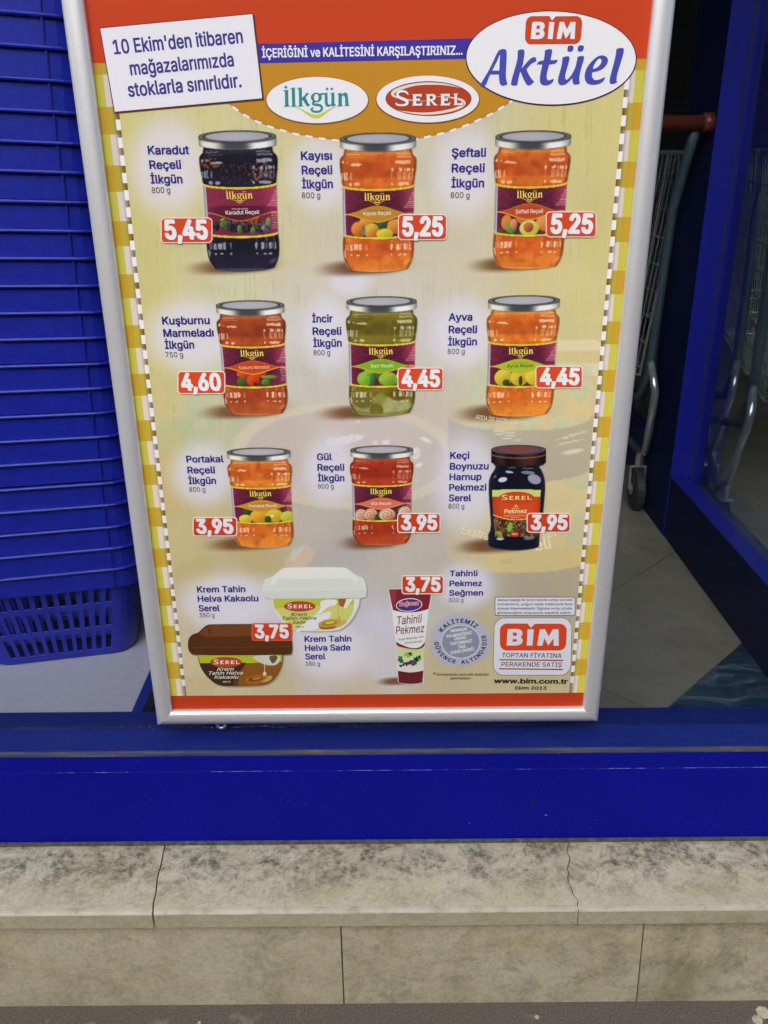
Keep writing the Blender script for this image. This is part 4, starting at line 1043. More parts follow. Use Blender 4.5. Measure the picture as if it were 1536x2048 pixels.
        fine=(X>955)*(X<1010)*(Y>735)*(Y<880)*(np.sin(Y*.42)>.3)*(vnoise(X,Y,9,56)>.25); cc=bl(cc,fine*.6,(226,190,205))
        for (x,y,rx,ry,c1,c2) in fruits:
            q=softell(X,Y,x,y,rx,ry,.06)*(Y>745); sh=np.clip(((X-x)/rx*.5+(Y-y)/ry*.6)+.35,0,1)[:,None]
            fc=np.array(c1,float)*(1-sh)+np.array(c2,float)*sh
            if S.get('seeds') and rx>22: fc=fc+((vnoise(X,Y,9,61)-.5)*95)[:,None]
            if S.get('rose') and rx>40:
                rr_=np.sqrt(((X-x)/rx)**2+((Y-y)/ry)**2); fc=fc*(1-.22*(np.sin(rr_*15+np.arctan2(Y-y,X-x)*2)>.4))[:,None]
            cc=cc*(1-q[:,None])+np.clip(fc,0,255)*q[:,None]
        if diam is not None:
            dy=(Y-742); wdt=np.clip(1-np.abs(X-705)/275,0,1); bulge=66*(sm(0,1,wdt))
            di=np.abs(dy)<bulge; cc=bl(cc,di*1.,diam)
            ln_=(np.abs(dy-bulge+ 0)<4.5)&(wdt>=0); cc=bl(cc,ln_*1.,(222,170,40)); cc=bl(cc,(np.abs(dy+bulge)<2)*.6*(wdt>.05),(222,170,40)); cc=bl(cc,((wdt<=0.04)&(np.abs(dy+ (-14*(1-r))*1)<4))*1.,(222,170,40))
        else:
            wdt=np.clip(1-np.abs(X-705)/275,0,1); b2=66*sm(0,1,wdt); dd=Y-742-b2; cc=bl(cc,(np.abs(dd)<4)*1.,(214,140,44)); up_=dd<0; cc=bl(cc,(up_&(Y>690))*(.8*sm(0,.5,wdt)),(96,24,60))
        C=C*(1-lab[:,None])+cc*lab[:,None]
        left=lab*(1-sm(434,440,X+(Y-540)*-.01)); C=bl(C,left,(196,190,214)); C=bl(C,left*(np.abs(X-424)<3)*.6,(120,110,150))
        for yb_ in (511,904): C=bl(C,(sm(yb_-9,yb_-7,yc)-sm(yb_+7,yb_+9,yc)),(226,214,40)); C=bl(C,(np.abs(yc-yb_)<1.8)*.6,(176,160,30))
        bot=1167+58*np.sqrt(np.clip(1-(d/292)**2,0,1))
        al=(1-sm(h-2,h+6,np.abs(d)))*(1-sm(bot,bot+7,Y))
        C=bl(C,sm(h-5,h+1,np.abs(d))*.75,(222,214,190))
        # ---- lid
        e=np.sqrt(np.clip(1-(d/306)**2,0,1)); lt=148-44*e; lb=205+42*e; inl=(np.abs(d)<307)
        L=np.tile(np.array([186,188,190.]),(len(X),1)); L=bl(L,softell(X,Y,640,200,60,200,.8)*.0,(0,0,0))
        band=sm(-300,-180,d)*.3; L=bl(L,(softell(X,Y,690,225,140,140,.7))*.9,(66,70,80)); L=bl(L,softell(X,Y,890,220,80,90,.6)*.9,(240,242,248)); L=bl(L,softell(X,Y,490,220,80,90,.7)*.85,(236,236,228)); L=bl(L,sm(270,306,np.abs(d))*.5,(110,112,112))
        yl=Y-42*e; L=bl(L,(sm(196,206,yl))*.5,(206,206,204)); L=bl(L,(1-sm(146,168,yl))*.95,(62,66,64))
        te=np.sqrt(((X-712)/298.)**2+((Y-148)/41.)**2); L=bl(L,1-sm(.985,1.02,te),(118,122,120)); L=bl(L,1-sm(.88,.95,te),(44,46,50)); L=bl(L,1-sm(.80,.90,te),(176,176,188)); L=bl(L,softell(X,Y,690,150,150,24,.6)*.5,(196,194,206))
        ml=inl*(sm(lt-6,lt,Y)-sm(lb-2,lb+3,Y)); edge=inl*((sm(lt-8,lt-3,Y)-sm(lt-1,lt+3,Y)))
        C=C*(1-ml[:,None])+L*ml[:,None]; C=bl(C,edge*.6,(90,90,84))
        C=bl(C,(Y>lb)*(1-sm(lb,lb+9,Y))*.55*inl,(60,40,30))
        al=np.where(Y<lb+1,np.maximum(ml,(Y>215)*al),al); al=np.where(Y<lt,ml,al)
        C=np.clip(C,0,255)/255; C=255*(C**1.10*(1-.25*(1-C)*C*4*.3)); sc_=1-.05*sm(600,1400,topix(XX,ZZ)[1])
        return np.clip(C*1.0,0,255)*sc_[:,None],np.clip(al,0,1)
    mm=MB(); grid(mm,int(rows*.58),rows,posf,paint,7)
    o=done(mm,'printed_jar',True)
    mm=MB(); g2=lambda x,y: tf(595+(x-200)*.212,566+(y-160)*.205)
    ILK(mm,lambda x,y:g2(x+14,y+14),(50,14,24),8.5); ILK(mm,g2,(238,196,84),9.2,line=(232,188,60))
    x0,x1,by=text[1],text[2],text[3]
    word(mm,text[0],x0-6,by,x1+6,by-2,31,tcol,9.2,tf=tf,bold=.008)
    word(mm,'GELENEKSEL' if 'Marmel' in text[0] else 'EXTRA GELENEKSEL',638,718,772,717,9,tcol if tcol[0]>150 and diam is None else (120,80,40),9.2,tf=tf,bold=.0)
    done(mm,'label_lettering')
OR=[(212,102,16),(178,66,10),(230,146,40)]
W2=(236,222,214)
jar(473.8,261,489,541.5,79.3,dict(c=[(28,28,48),(16,22,40),(46,44,70)],hi=(186,186,204),seeds=True,labd=.35,na=.2,seed=3),('Karadut Reçeli',592,852,757),None,W2,
    [(500,850,30,40,(70,60,66),(30,26,36)),(640,850,66,55,(74,66,74),(26,22,34)),(560,830,26,46,(110,146,70),(60,96,40)),(800,808,68,52,(170,84,34),(120,50,20)),(745,858,52,50,(70,62,72),(26,22,34)),(860,866,62,45,(80,76,82),(34,30,40)),(930,830,22,46,(140,160,100),(80,110,60)),(690,880,18,36,(110,150,76),(60,100,40)),(800,890,20,30,(110,150,76),(60,100,40)),(905,870,34,36,(130,126,136),(70,66,80))])
jar(756,265.5,757,543.5,77.5,dict(c=OR,seed=5),('Kayısı Reçeli',596,812,752),(198,146,28),W2,
    [(610,812,58,50,(222,170,50),(196,104,24)),(545,865,60,62,(226,150,56),(186,84,22)),(860,845,80,60,(220,160,60),(190,96,26)),(740,830,50,40,(60,110,70),(40,80,56)),(655,880,64,62,(214,190,60),(200,96,22)),(765,908,70,46,(222,206,40),(176,176,20)),(588,878,18,40,(120,130,90),(150,140,70))])
jar(1066.8,261,1054.5,538,77.2,dict(c=OR,seed=8),('Şeftali Reçeli',598,815,757),(198,84,20),W2,
    [(520,830,44,62,(216,150,60),(200,120,30)),(680,790,80,60,(210,130,70),(196,110,40)),(860,830,92,80,(226,160,80),(196,104,40)),(560,870,46,50,(130,170,70),(90,140,50)),(580,840,30,40,(226,150,120),(200,120,70)),(712,880,82,66,(214,214,110),(190,190,70)),(706,872,42,42,(206,120,76),(160,70,30)),(470,900,20,20,(70,110,50),(50,90,40)),(970,880,50,50,(180,150,70),(100,130,40))])
jar(499.5,600.5,513.5,830.5,69.6,dict(c=[(176,72,26),(128,50,24),(196,104,44)],seed=11,na=.2),('Kuşburnu Marmeladı',583,850,757),(206,70,16),(238,190,150),
    [(610,805,60,40,(220,90,30),(190,50,10)),(760,800,60,44,(220,80,20),(190,50,10)),(598,880,50,44,(100,116,50),(60,80,30)),(700,870,62,62,(216,80,16),(176,44,6)),(718,906,18,16,(90,40,20),(60,30,10)),(850,840,75,18,(120,170,60),(80,130,40)),(815,890,40,30,(110,150,50),(60,110,30))])
jar(763,592.5,764.3,831,71.8,dict(c=[(128,116,26),(92,74,22),(146,140,62)],seed=14,hi=(214,216,190),ex=[(712,1120,280,80,(180,186,140),.75),(660,1170,62,70,(124,118,30),.95),(540,1080,90,70,(120,116,34),.8),(860,1020,80,60,(112,86,24),.8),(700,1060,50,60,(150,160,60),.7)]),('İncir Reçeli',618,808,757),(132,186,24),(226,232,190),
    [(560,865,70,70,(150,200,60),(110,160,20)),(600,800,46,40,(150,200,60),(110,160,20)),(690,820,40,50,(60,130,50),(40,100,40)),(770,870,88,66,(160,196,60),(110,150,24)),(900,850,60,70,(220,220,180),(190,180,130)),(905,880,38,44,(220,90,40),(190,60,20)),(625,870,22,56,(60,140,80),(40,110,50)),(855,890,26,34,(100,180,50),(60,140,30))])
jar(1048.3,590.3,1037.8,832.5,73.2,dict(c=[(216,112,20),(186,84,12),(232,156,44)],seed=17),('Ayva Reçeli',594,812,755),(176,196,28),(84,66,40),
    [(560,850,80,80,(216,204,60),(180,160,20)),(700,850,80,80,(216,200,50),(190,164,20)),(850,840,100,90,(220,210,60),(190,170,24)),(960,850,60,70,(220,206,50),(190,164,20)),(585,900,32,34,(70,90,40),(50,70,30)),(712,880,18,46,(56,80,44),(40,60,30))])
jar(516.9,895,529.5,1095,64.9,dict(c=[(216,110,18),(188,80,12),(232,158,46)],seed=20,na=.45,ns=80),('Portakal Reçeli',590,852,757),(206,150,28),W2,
    [(560,800,40,46,(60,100,50),(40,80,30)),(540,890,66,50,(226,210,70),(200,170,30)),(860,800,40,50,(70,120,60),(40,80,30)),(680,860,92,78,(222,190,30),(206,130,16)),(830,855,88,74,(220,200,40),(196,160,16)),(960,870,72,66,(206,210,60),(170,180,40)),(762,900,34,44,(60,100,40),(40,80,30)),(808,858,12,12,(250,250,240),(240,230,220))])
jar(763.3,890.7,764.2,1090,64.0,dict(rose=True,c=[(178,54,18),(150,36,12),(196,84,40)],seed=23,na=.1,hi=(226,190,176)),('Gül Reçeli',610,798,757),(222,116,100),W2,
    [(500,870,60,66,(240,200,180),(210,140,110)),(600,865,72,66,(240,196,170),(206,130,90)),(690,900,50,50,(60,96,50),(40,70,30)),(765,870,86,70,(242,204,180),(206,136,96)),(890,830,30,40,(60,100,50),(40,70,30)),(940,845,66,66,(240,204,190),(210,150,120))])
for o_ in []: pass
# rose print gets its folds from the same painter
# ---- pekmez jar (own outline)
def pekmez():
    tf=tfA(4.267,860,860)
    def posf(u,v):
        X=480+u*520; Y=1045-v*930; px=860+X/4.267; py=860+Y/4.267
        a=px-768.0; b_=py-1024.0; a2=a*CR-b_*SR; b2=a*SR+b_*CR; k=POSTER_Y/(FPX*CT-b2*ST); return a2*k, CAM_Z+(-FPX*ST-b2*CT)*k
    def paint(u,v,XX,ZZ):
        X=480+u*520; Y=1045-v*930
        ys=[115,290,310,340,380,430,500,600,700,800,860,890,980,1010,1030]; Lx=[540,545,560,548,520,503,500,505,512,520,512,495,495,510,560]; Rx=[980,975,930,950,968,980,982,975,965,955,940,935,930,925,880]
        l=np.interp(Y,ys,Lx); r=np.interp(Y,ys,Rx); c=(l+r)/2; h=(r-l)/2; un=(X-c)/h
        C=np.tile(np.array([14,18,34.]),(len(X),1)); C=bl(C,sm(.7,1,np.abs(un))*.4,(38,44,66)); C=bl(C,sm(.95,1.02,np.abs(un))*.7,(96,96,110))
        def q(poly_): return 0
        for (x,y,rx,ry,ro,a,cc) in ((676,357,34,9,8,.9,(176,184,206)),(620,422,38,20,-12,1,(186,192,214)),(835,362,60,14,4,.8,(130,136,160)),(890,418,58,40,20,.95,(142,148,176)),(700,320,30,3,0,.7,(150,150,170)),(835,325,45,3,0,.7,(150,150,170)),(598,913,30,5,0,.8,(170,176,196)),(598,928,34,6,0,1,(190,196,214)),(845,912,50,8,-6,.9,(120,126,150)),(848,926,46,8,-8,.8,(110,116,140)),(555,395,16,4,-50,.7,(160,160,180))):
            C=bl(C,a*softell(X,Y,x,y,rx,ry,.12,ro),cc)
        # label
        yl=Y+12*(1-un**2)-6
        inl=(X>528+(Y-510)*.06)&(X<944-(Y-510)*.035)&(Y>505+8*un**2)&(Y<905)
        lab=np.tile(np.array([196,64,10.]),(len(X),1)); lab=bl(lab,sm(.5,1,np.abs(un))*.5,(140,40,10)); lab=bl(lab,(Y<565)*1.,(188,196,110)); lab=bl(lab,softell(X,Y,738,578,152,54,.02),(188,56,14))
        lw=Y>(715+52*(1-np.clip(un,-1,1)**2)); nn=vnoise(X,Y,17,91); lab=bl(lab,lw*1.,(64,38,24)); lab=bl(lab,lw*sm(.5,.7,nn),(112,74,50)); lab=bl(lab,lw*sm(.7,.8,vnoise(X*.6+Y*.8,Y*.6-X*.8,12,95)),(150,110,80))
        lab=bl(lab,lw*softell(X,Y,680,825,22,42,.15,15),(112,176,20)); lab=bl(lab,lw*softell(X,Y,590,880,28,18,.15,30),(130,150,30)); lab=bl(lab,(np.abs(Y-(712+52*(1-np.clip(un,-1,1)**2)))<3.5)*1.,(230,190,90))
        lab=bl(lab,(np.abs(X-722)<32)*(Y>870),(186,50,20))
        C=C*(1-inl[:,None])+lab*inl[:,None]
        bot=985+40*np.sqrt(np.clip(1-((X-c)/(h+1))**2,0,1)); al=(1-sm(h-2,h+4,np.abs(X-c)))*(1-sm(bot,bot+6,Y))
        C=bl(C,sm(bot-6,bot,Y)*.6,(140,136,140))
        # cap
        cc=755+(Y-200)*-.0; d=X-756; e=np.sqrt(np.clip(1-(d/234)**2,0,1)); lt=165-40*e; lb=272+36*e
        L=np.tile(np.array([26,14,14.]),(len(X),1)); L=bl(L,softell(X,Y,830,240,80,90,.7)*.5,(104,62,46)); L=bl(L,softell(X,Y,600,220,40,90,.7)*.4,(80,66,70)); te=np.sqrt((d/230)**2+((Y-167)/38)**2); L=bl(L,1-sm(.97,1.03,te),(84,70,92)); L=bl(L,1-sm(.84,.88,te),(60,48,66)); L=bl(L,(1-sm(.78,.82,te)),(90,70,86)); L=bl(L,softell(X,Y,750,157,150,20,.1)*.8,(130,50,44))
        L=bl(L,(np.abs(Y-(200+38*e))<5)*.6,(150,110,100))
        ml=(np.abs(d)<235)*(sm(lt-3,lt+2,Y)-sm(lb-3,lb+3,Y)); C=C*(1-ml[:,None])+L*ml[:,None]
        al=np.where(Y<lb,ml,al)
        return np.clip(C,0,255),np.clip(al,0,1)
    mm=MB(); grid(mm,120,200,posf,paint,7); done(mm,'printed_jar',True,'dark molasses jar print with a brown cap')
    mm=MB(); SER(mm,lambda x,y: tf(612+(x-305)*.256,553+(y-275)*.19),(236,200,120),9,hole=(188,56,14))
    stroke(mm,[(706,660),(715,668),(750,668),(757,658)],4,(236,200,120),9,tf); stroke(mm,[(732,632),(732,660)],5,(236,200,120),9,tf,it=0); stroke(mm,[(716,655),(722,642),(730,650)],3,(236,200,120),9,tf); stroke(mm,[(736,650),(744,642),(750,655)],3,(236,200,120),9,tf)
    word(mm,'Pekmez',634,710,826,706,36,(240,204,140),9,tf=tf,bold=.03); word(mm,'Keçiboynuzu (Harnup)',632,734,815,731,11,(230,180,150),9,tf=tf,bold=.01); word(mm,'Pekmezi',690,747,757,746,9,(230,180,150),9,tf=tf,bold=.01)
    word(mm,'800g e',697,890,745,889,13,(230,200,180),9,tf=tf,bold=.02); done(mm,'label_lettering')
pekmez()
# ---- tubs
def tub(tf, lid, rim_, body, cb1, cb2, lc, lc2, lc3, txt, dark):
    mm=MB(); poly(mm,[(x+7,y+9) for x,y in smooth_poly(body,1)],(150,140,120),6.2,tf); poly(mm,[(x+5,y+7) for x,y in smooth_poly(lid,1)],(150,140,122),6.2,tf)
    poly(mm,smooth_poly(body,2),lc2,7,tf)
    return mm
t4=tfA(3.657,340,1090)
def bread(mm,tf,x,y,s,dark=False):
    poly(mm,ell(x,y+16*s,74*s,26*s,24,rot=-8),(150,84,26),9,tf); poly(mm,ell(x,y,78*s,27*s,24,rot=-8),(178,150,50) if not dark else (150,92,30),9.5,tf)
    poly(mm,ell(x-4,y+2*s,56*s,17*s,20,rot=-8),(150,120,36) if not dark else (110,58,18),10,tf); poly(mm,ell(x+4,y-3*s,34*s,9*s,20,rot=-8),(190,176,80) if not dark else (170,110,50),10.5,tf)
    poly(mm,ell(x+78*s,y+2*s,44*s,19*s,20,rot=-22),(186,160,80) if not dark else (176,140,70),9.2,tf)
mm=MB()
lid=[(685,258),(700,244),(745,232),(818,170),(850,160),(1270,158),(1302,170),(1365,222),(1405,232),(1428,262),(1441,330),(1432,378),(1385,386),(730,392),(690,376),(677,320)]
body=[(742,388),(1390,384),(1376,460),(1330,545),(1262,612),(1180,629),(940,629),(868,604),(795,525),(757,455)]
poly(mm,soft_poly([(x+10,y+8) for x,y in body]),(158,152,146),6.2,t4); poly(mm,soft_poly([(x+7,y+7) for x,y in lid]),(160,156,150),6.4,t4)
poly(mm,soft_poly(body),(206,204,214),7,t4)
inner=[(752,392),(1345,388),(1345,470),(1310,540),(1245,600),(1170,620),(940,620),(880,600),(810,525),(768,455)]
poly(mm,soft_poly(inner),(186,190,104),7.6,t4); poly(mm,[(752,392),(1345,388),(1345,430),(1100,440),(900,450),(766,466)],(170,180,40),8,t4)
poly(mm,smooth_poly([(1090,400),(1230,392),(1215,440),(1150,445),(960,640),(905,628),(1000,560),(1110,470)],2),(208,208,226),8.3,t4)
poly(mm,smooth_poly([(980,560),(1200,460),(1150,560),(1090,620),(940,620)],2),(206,206,222),8.2,t4)
poly(mm,[(1230,392),(1330,389),(1270,455),(1238,440)],(150,80,50),8.6,t4); poly(mm,[(1290,392),(1340,390),(1290,460),(1268,458)],(214,212,196),8.8,t4)
bread(mm,t4,1165,568,1.05); stroke(mm,[(1232,430),(1230,480),(1231,515)],[5,4,5],(196,160,70),11,t4); poly(mm,ell(1232,535,15,19,16),(186,146,60),11,t4); poly(mm,ell(1228,530,5,7,10),(226,214,180),11.5,t4)
poly(mm,soft_poly(lid,50),(196,204,204),9.6+2,t4); poly(mm,soft_poly([(745,236),(820,172),(850,163),(1270,161),(1300,173),(1362,228),(1380,250),(1330,305),(800,312),(740,290)],50),(204,212,210),12,t4)
poly(mm,[(850,165),(1268,163),(1330,240),(860,244),(800,236)],(208,214,214),12.3,t4); poly(mm,[(800,240),(860,245),(1330,242),(1345,262),(1320,306),(770,310),(752,300)],(194,202,200),12.3,t4)
poly(mm,[(682,330),(1440,322),(1434,376),(1385,385),(730,391),(692,374)],(190,198,196),12.6,t4); stroke(mm,[(684,330),(1060,330),(1438,322)],3,(214,220,220),12.9,t4)
poly(mm,ell(949,446,116,38,36),(168,58,24),9,t4); SER(mm,lambda x,y:t4(860+(x-305)*.184,428+(y-275)*.15),(222,206,206),10,hole=(168,58,24))
word(mm,'Krem',885,517,1005,515,24,(54,38,50),10,tf=t4,bold=.01,shear=.35); word(mm,'Tahin Helva',825,545,1072,542,24,(54,38,50),10,tf=t4,bold=.01,shear=.35); word(mm,'Sade',896,573,995,571,22,(54,38,50),10,tf=t4,bold=.01,shear=.35); word(mm,'380 Gr',924,602,980,601,11,(70,60,60),10,tf=t4)
done(mm,'printed_tub',label='white lidded tub print')
mm=MB()
lid=[(136,690),(150,662),(175,645),(205,640),(245,600),(272,580),(305,575),(860,572),(880,650),(893,700),(895,770),(885,795),(830,800),(180,805),(142,782),(130,735)]
body=[(203,800),(828,795),(822,880),(785,955),(735,1008),(650,1030),(370,1031),(305,995),(235,920),(210,850)]
poly(mm,soft_poly([(x+7,y+10) for x,y in body]),(150,136,108),6.2,t4); poly(mm,soft_poly([(x+6,y+9) for x,y in lid]),(140,126,104),6.4,t4)
poly(mm,soft_poly(body),(92,54,20),7,t4); poly(mm,[(206,802),(820,798),(818,850),(640,862),(220,862)],(158,172,22),7.6,t4)
poly(mm,soft_poly([(220,862),(560,858),(470,960),(470,1030),(372,1030),(306,994),(238,920)]),(58,40,32),8,t4); poly(mm,soft_poly([(560,862),(820,850),(812,890),(780,950),(732,1004),(650,1026),(500,1026),(510,930)]),(128,78,18),8,t4)
poly(mm,smooth_poly([(590,806),(800,800),(812,830),(780,880),(700,876),(640,850)],2),(184,186,178),8.6,t4); poly(mm,smooth_poly([(720,806),(800,802),(760,870),(735,850)],2),(96,76,56),9,t4)
bread(mm,t4,630,975,1.0,True); stroke(mm,[(693,850),(692,900),(693,925)],[5,4,5],(206,196,176),11,t4); poly(mm,ell(693,938,13,15,16),(206,190,160),11,t4)
poly(mm,soft_poly(lid,50),(76,42,22),11.6,t4); poly(mm,[(250,602),(300,578),(862,575),(850,660),(270,668),(215,650)],(104,58,28),12,t4); poly(mm,soft_poly([(225,735),(270,670),(850,664),(880,700),(865,738)]),(78,44,20),12.3,t4)
stroke(mm,[(165,748),(500,745),(880,738)],3,(108,68,36),12.6,t4); poly(mm,ell(300,625,20,30,14,a0=90,a1=270),(84,46,22),12.6,t4)
poly(mm,ell(410,854,116,38,36),(168,58,24),9,t4); SER(mm,lambda x,y:t4(321+(x-305)*.19,836+(y-275)*.15),(222,206,206),10,hole=(168,58,24))
word(mm,'Krem',345,917,470,915,24,(226,206,196),10,tf=t4,bold=.01,shear=.35); word(mm,'Tahin Helva',288,946,536,943,24,(226,206,196),10,tf=t4,bold=.01,shear=.35); word(mm,'Kakaolu',325,975,505,973,23,(226,206,196),10,tf=t4,bold=.01,shear=.35); word(mm,'380 Gr',387,1003,444,1002,11,(206,190,170),10,tf=t4)
done(mm,'printed_tub',label='brown lidded tub print')
# ---- tube
mm=MB(); t6=tfA(6.144,740,1120)
poly(mm,[(222,350),(765,342),(752,480),(728,600),(690,900),(660,1200),(660,1500),(560,1526),(420,1522),(344,1500),(320,1100),(272,640)],(206,206,222),6.6,t6)
poly(mm,soft_poly([(230,356),(760,347),(742,480),(718,598),(610,632),(500,642),(390,638),(282,612),(252,480)],60),(116,30,46),7,t6)
poly(mm,soft_poly([(235,360),(330,358),(300,600),(280,606),(254,480)],60),(136,44,60),7.3,t6)
poly(mm,soft_poly([(278,618),(390,645),(500,649),(610,640),(715,606),(700,760),(676,980),(620,1085),(520,1092),(400,1060),(318,1010),(300,800)],60),(206,210,234),7,t6)
poly(mm,soft_poly([(318,1000),(420,1052),(520,1082),(620,1072),(676,1000),(670,1060),(600,1095),(500,1092),(400,1072),(320,1045)],70),(112,34,50),7.6,t6)
poly(mm,soft_poly([(322,1046),(400,1074),(500,1094),(600,1096),(668,1066),(656,1355),(500,1380),(342,1352)],70),lambda x,y:(182,190,128) if y<1200 else (198,198,196),7.3,t6)
poly(mm,soft_poly([(343,1355),(500,1384),(656,1352),(645,1498),(560,1520),(420,1516),(350,1498)],70),(98,26,38),8,t6); stroke(mm,[(343,1352),(500,1380),(656,1350)],6,(206,208,226),8.3,t6)
poly(mm,ell(480,548,162,82,40,rot=-4),(206,206,228),8,t6); poly(mm,ell(480,548,152,73,40,rot=-4),(56,46,132),8.6,t6)
word(mm,'Seğmen',358,562,600,548,52,(190,40,30),10,tf=t6,bold=.03,shear=.15,halo=(226,220,232),halow=.045)
word(mm,'Tahinli',342,790,648,762,100,(104,30,50),9,tf=t6,bold=.012,shear=.25); word(mm,'Pekmez',316,908,672,880,96,(104,30,50),9,tf=t6,bold=.012,shear=.25)
word(mm,'Grape Molasses With',345,985,660,950,26,(80,34,70),9,tf=t6,bold=.0,shear=.3); word(mm,'Sesampaste',425,1025,640,1004,26,(80,34,70),9,tf=t6,bold=.0,shear=.3)
for (x,y,rx,ry,c) in ((470,1160,50,32,(120,176,60)),(500,1145,30,18,(150,196,90)),(372,1215,30,40,(40,110,70)),(395,1245,22,20,(60,130,80)),(590,1205,36,34,(96,160,50)),(560,1225,34,34,(40,120,90)),(610,1185,18,22,(140,180,60))):
    poly(mm,[(x+rx*(1+.25*math.sin(5*t))*math.cos(t),y+ry*(1+.25*math.sin(5*t))*math.sin(t)) for t in np.linspace(0,6.2,26)],c,9,t6)
for i in range(34):
    t=rng.rand(); x=380+t*190+rng.uniform(-12,12); y=1292-t*60*(t<.6)-36*(t>=.6)+rng.uniform(-26,26)*(.6+t)*.8
    c=[(58,40,80),(46,30,62),(76,56,104)][i%3]; poly(mm,ell(x,y,13,13,10),c,9.4+.02*i,t6); poly(mm,ell(x-3,y-4,4,4,6),(110,90,140),9.41+.02*i,t6)
done(mm,'printed_tube')
# ---- guarantee seal
mm=MB(); P=[]
for i in range(110):
    t=2*math.pi*i/110; r_=1+.028*(vnoise(np.array([i*1.]),np.array([0.]),1.5,5)[0]-.5)*2+.02*math.sin(3*t+1)
    P.append((1108+372*r_*math.cos(t),995+322*r_*math.sin(t)+ (12*math.cos(2*t))))
poly(mm,P,(160,164,188),5.4,t6)
poly(mm,ell(1115,1000,238,203,50),(206,208,226),6,t6); poly(mm,ell(1115,1000,232,198,50),(122,128,156),6.5,t6)
for t,x0,y0_,x1,y1_ in (('MEMNUN',995,884,1190,858),('KALMADIĞINIZ',945,950,1258,902),('ÜRÜNÜ',1036,980,1184,964),('TARTIŞMASIZ',984,1045,1256,1002),('İADE',1086,1082,1178,1070),('EDEBİLİRSİNİZ',996,1152,1286,1102)):
    word(mm,t,x0,y0_,x1,y1_,34,(206,208,226),8,tf=t6,bold=.035)
def ring(txt,cx,cy,rx,ry,a0,a1,cap,inward):
    ws=[]; 
    for ch in txt:
        V,_=glyphs(ch,0); ws.append((V[:,0].max()-V[:,0].min()) if len(V) else .30)
    tot=sum(ws)+.16*(len(ws)-1); s=0
    for ch,w1 in zip(txt,ws):
        c=(s+w1/2)/tot; t=math.radians(a0+(a1-a0)*c); s+=w1+.16
        if ch==' ': continue
        x=cx+rx*math.cos(t); y=cy-ry*math.sin(t)
        tx,ty=(math.sin(t),math.cos(t)) if not inward else (-math.sin(t),-math.cos(t))
        A=np.array(t6(x,y)); T=np.array(t6(x+tx*10,y+ty*10*.88))-A; T=T/np.linalg.norm(T)
        U=np.array([-T[1],T[0]]); V,F=glyphs(ch,0); V0=V
        uc=cap*abs(t6(0,0)[0]-t6(1,0)[0])/CAP
        press(mm,V,F,A-U*uc*CAP/2,T*uc*.98,U*uc,(V0[:,0].max()+V0[:,0].min())/2,.045,8,np.append(ink((34,30,62),1290),1))
ring('KALİTEMİZ',1112,998,285,256,150,45,58,False)
ring('GÜVENCE ALTINDADIR',1112,1000,295,250,180,378,54,True)
done(mm,'guarantee_seal')
mm=MB(); word(mm,'*',776,1425,812,1422,48,(196,56,16),6,tf=t6,bold=.03); word(mm,'Ürünlerimizin periyodik analizleri',823,1418,1455,1416,30,(60,48,44),6,tf=t6,bold=.014); word(mm,'yapılmaktadır.',977,1462,1245,1462,28,(60,48,44),6,tf=t6,bold=.014); done(mm,'small_print')
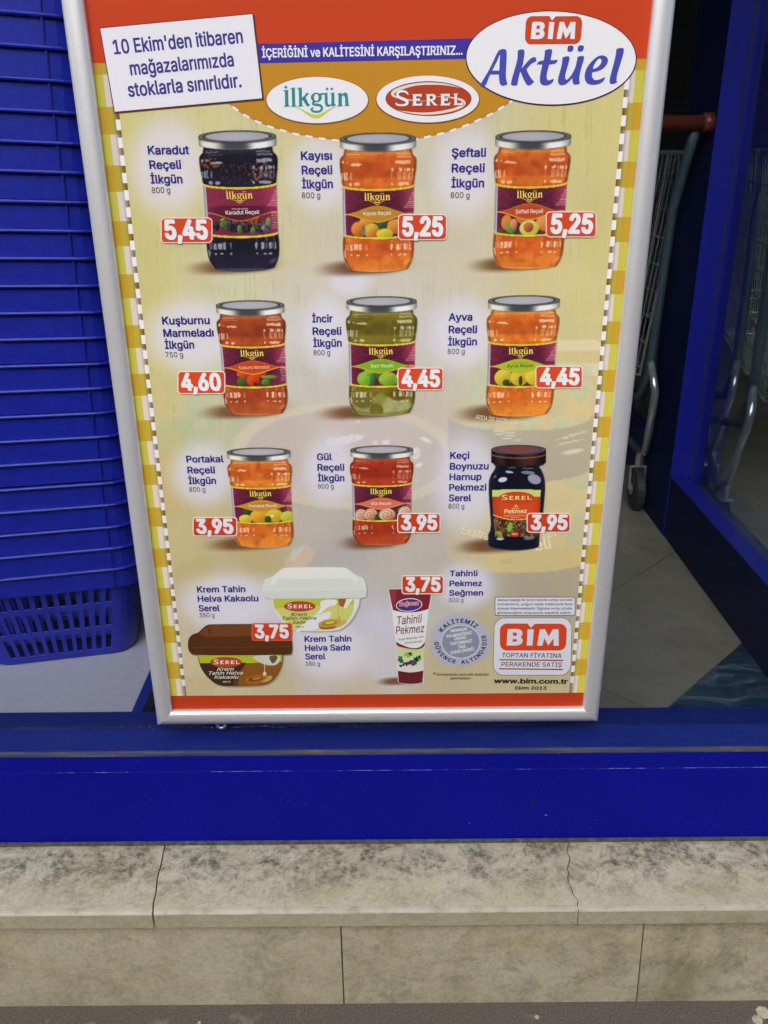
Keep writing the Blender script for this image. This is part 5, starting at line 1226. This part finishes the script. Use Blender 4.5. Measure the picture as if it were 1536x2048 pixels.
# ---- notice and company box
t5=tfA(5.12,960,1120); mm=MB(); poly(mm,rrect(150,373,974,569,20),(100,96,120),5,t5); poly(mm,rrect(157,381,968,561,17),(196,202,228),5.6,t5)
for i,t in enumerate(('Aktüel başlığı ile sınırlı sayıda satışa sunulan','ürünlerimiz, yoğun talep nedeniyle kısa','sürede tükenmektedir. İlginize ve bu yönde','göstereceğiniz anlayışınıza teşekkür ederiz.')):
    word(mm,t,178-i*1.2,418+i*43.3,948-i*4,415+i*44.6,24,(40,40,76),7,tf=t5,bold=.016)
done(mm,'small_print')
t8=tfA(8.533,980,1230); mm=MB()
def bigr(x0,y0_,x1,y1_,r,sk): return [(x-(y-500)*sk,y) for x,y in rrect(x0,y0_,x1,y1_,r,8)]
poly(mm,bigr(60,42,1391,1025,178,.022),(70,62,84),5,t8); poly(mm,bigr(67,50,1384,1017,172,.022),(196,200,226),5.6,t8)
BIM(mm,t8,6,red=(196,58,14),wh=(196,200,226))
word(mm,'TOPTAN FİYATINA',200,716,1218,724,74,(24,22,70),7,tf=t8,bold=.012); word(mm,'PERAKENDE SATIŞ',192,870,1220,880,74,(24,22,70),7,tf=t8,bold=.012)
for a,b_,c,d in ((160,758,1250,770),(153,912,1242,924)): stroke(mm,[(a,b_),(c,d)],21,(150,24,30),7,t8,it=0)
done(mm,'printed_logo')
mm=MB(); word(mm,'www.bim.com.tr',140,1256,896,1263,46,(34,26,26),6,tf=t5,bold=.05); word(mm,'Ekim 2013',358,1322,680,1324,31,(34,26,26),6,tf=t5,bold=.035); done(mm,'web_address')
mm=MB(); word(mm,'ARIDA İSE SATIN ALMAYINIZ.',950,838,1062,853,9,(206,204,186),3,bold=.01); done(mm,'faded_lettering')
mm=MB(); word(mm,'Ekstra',921,1066,976,1080,16,(212,204,174),3,bold=.02); done(mm,'faded_lettering')
mm=MB(); word(mm,'sel',1084,1075,1114,1072,15,(212,204,174),3,bold=.02); done(mm,'faded_lettering')
mm=MB(); word(mm,'eli',1070,1102,1103,1095,22,(212,206,176),3,bold=.03); done(mm,'faded_lettering')
mm=MB(); word(mm,'%45',1000,1127,1022,1126,9,(160,160,120),3,bold=.0); done(mm,'faded_lettering')
mm=MB(); word(mm,'İlkgün',1103,846,1127,838,10,(206,196,160),3,bold=.01); done(mm,'faded_lettering')
for a in (('5,45',322,425.4,434.8,486),('5,25',795.7,893.7,428,480),('5,25',1091,1192.5,422.5,474.6),('4,60',355.5,451,741.5,787.5),('4,45',794.8,886.9,734.6,780),('4,45',1070.4,1165,731,776),('3,95',385.8,474.8,1033,1072),('3,95',794.3,881,1025,1065),('3,95',1053,1140.5,1024.8,1064.6)): price(*a)
price('3,75',503.5,584.7,1245,1280.6,False); price('3,75',803,887.5,1149.5,1187.5)
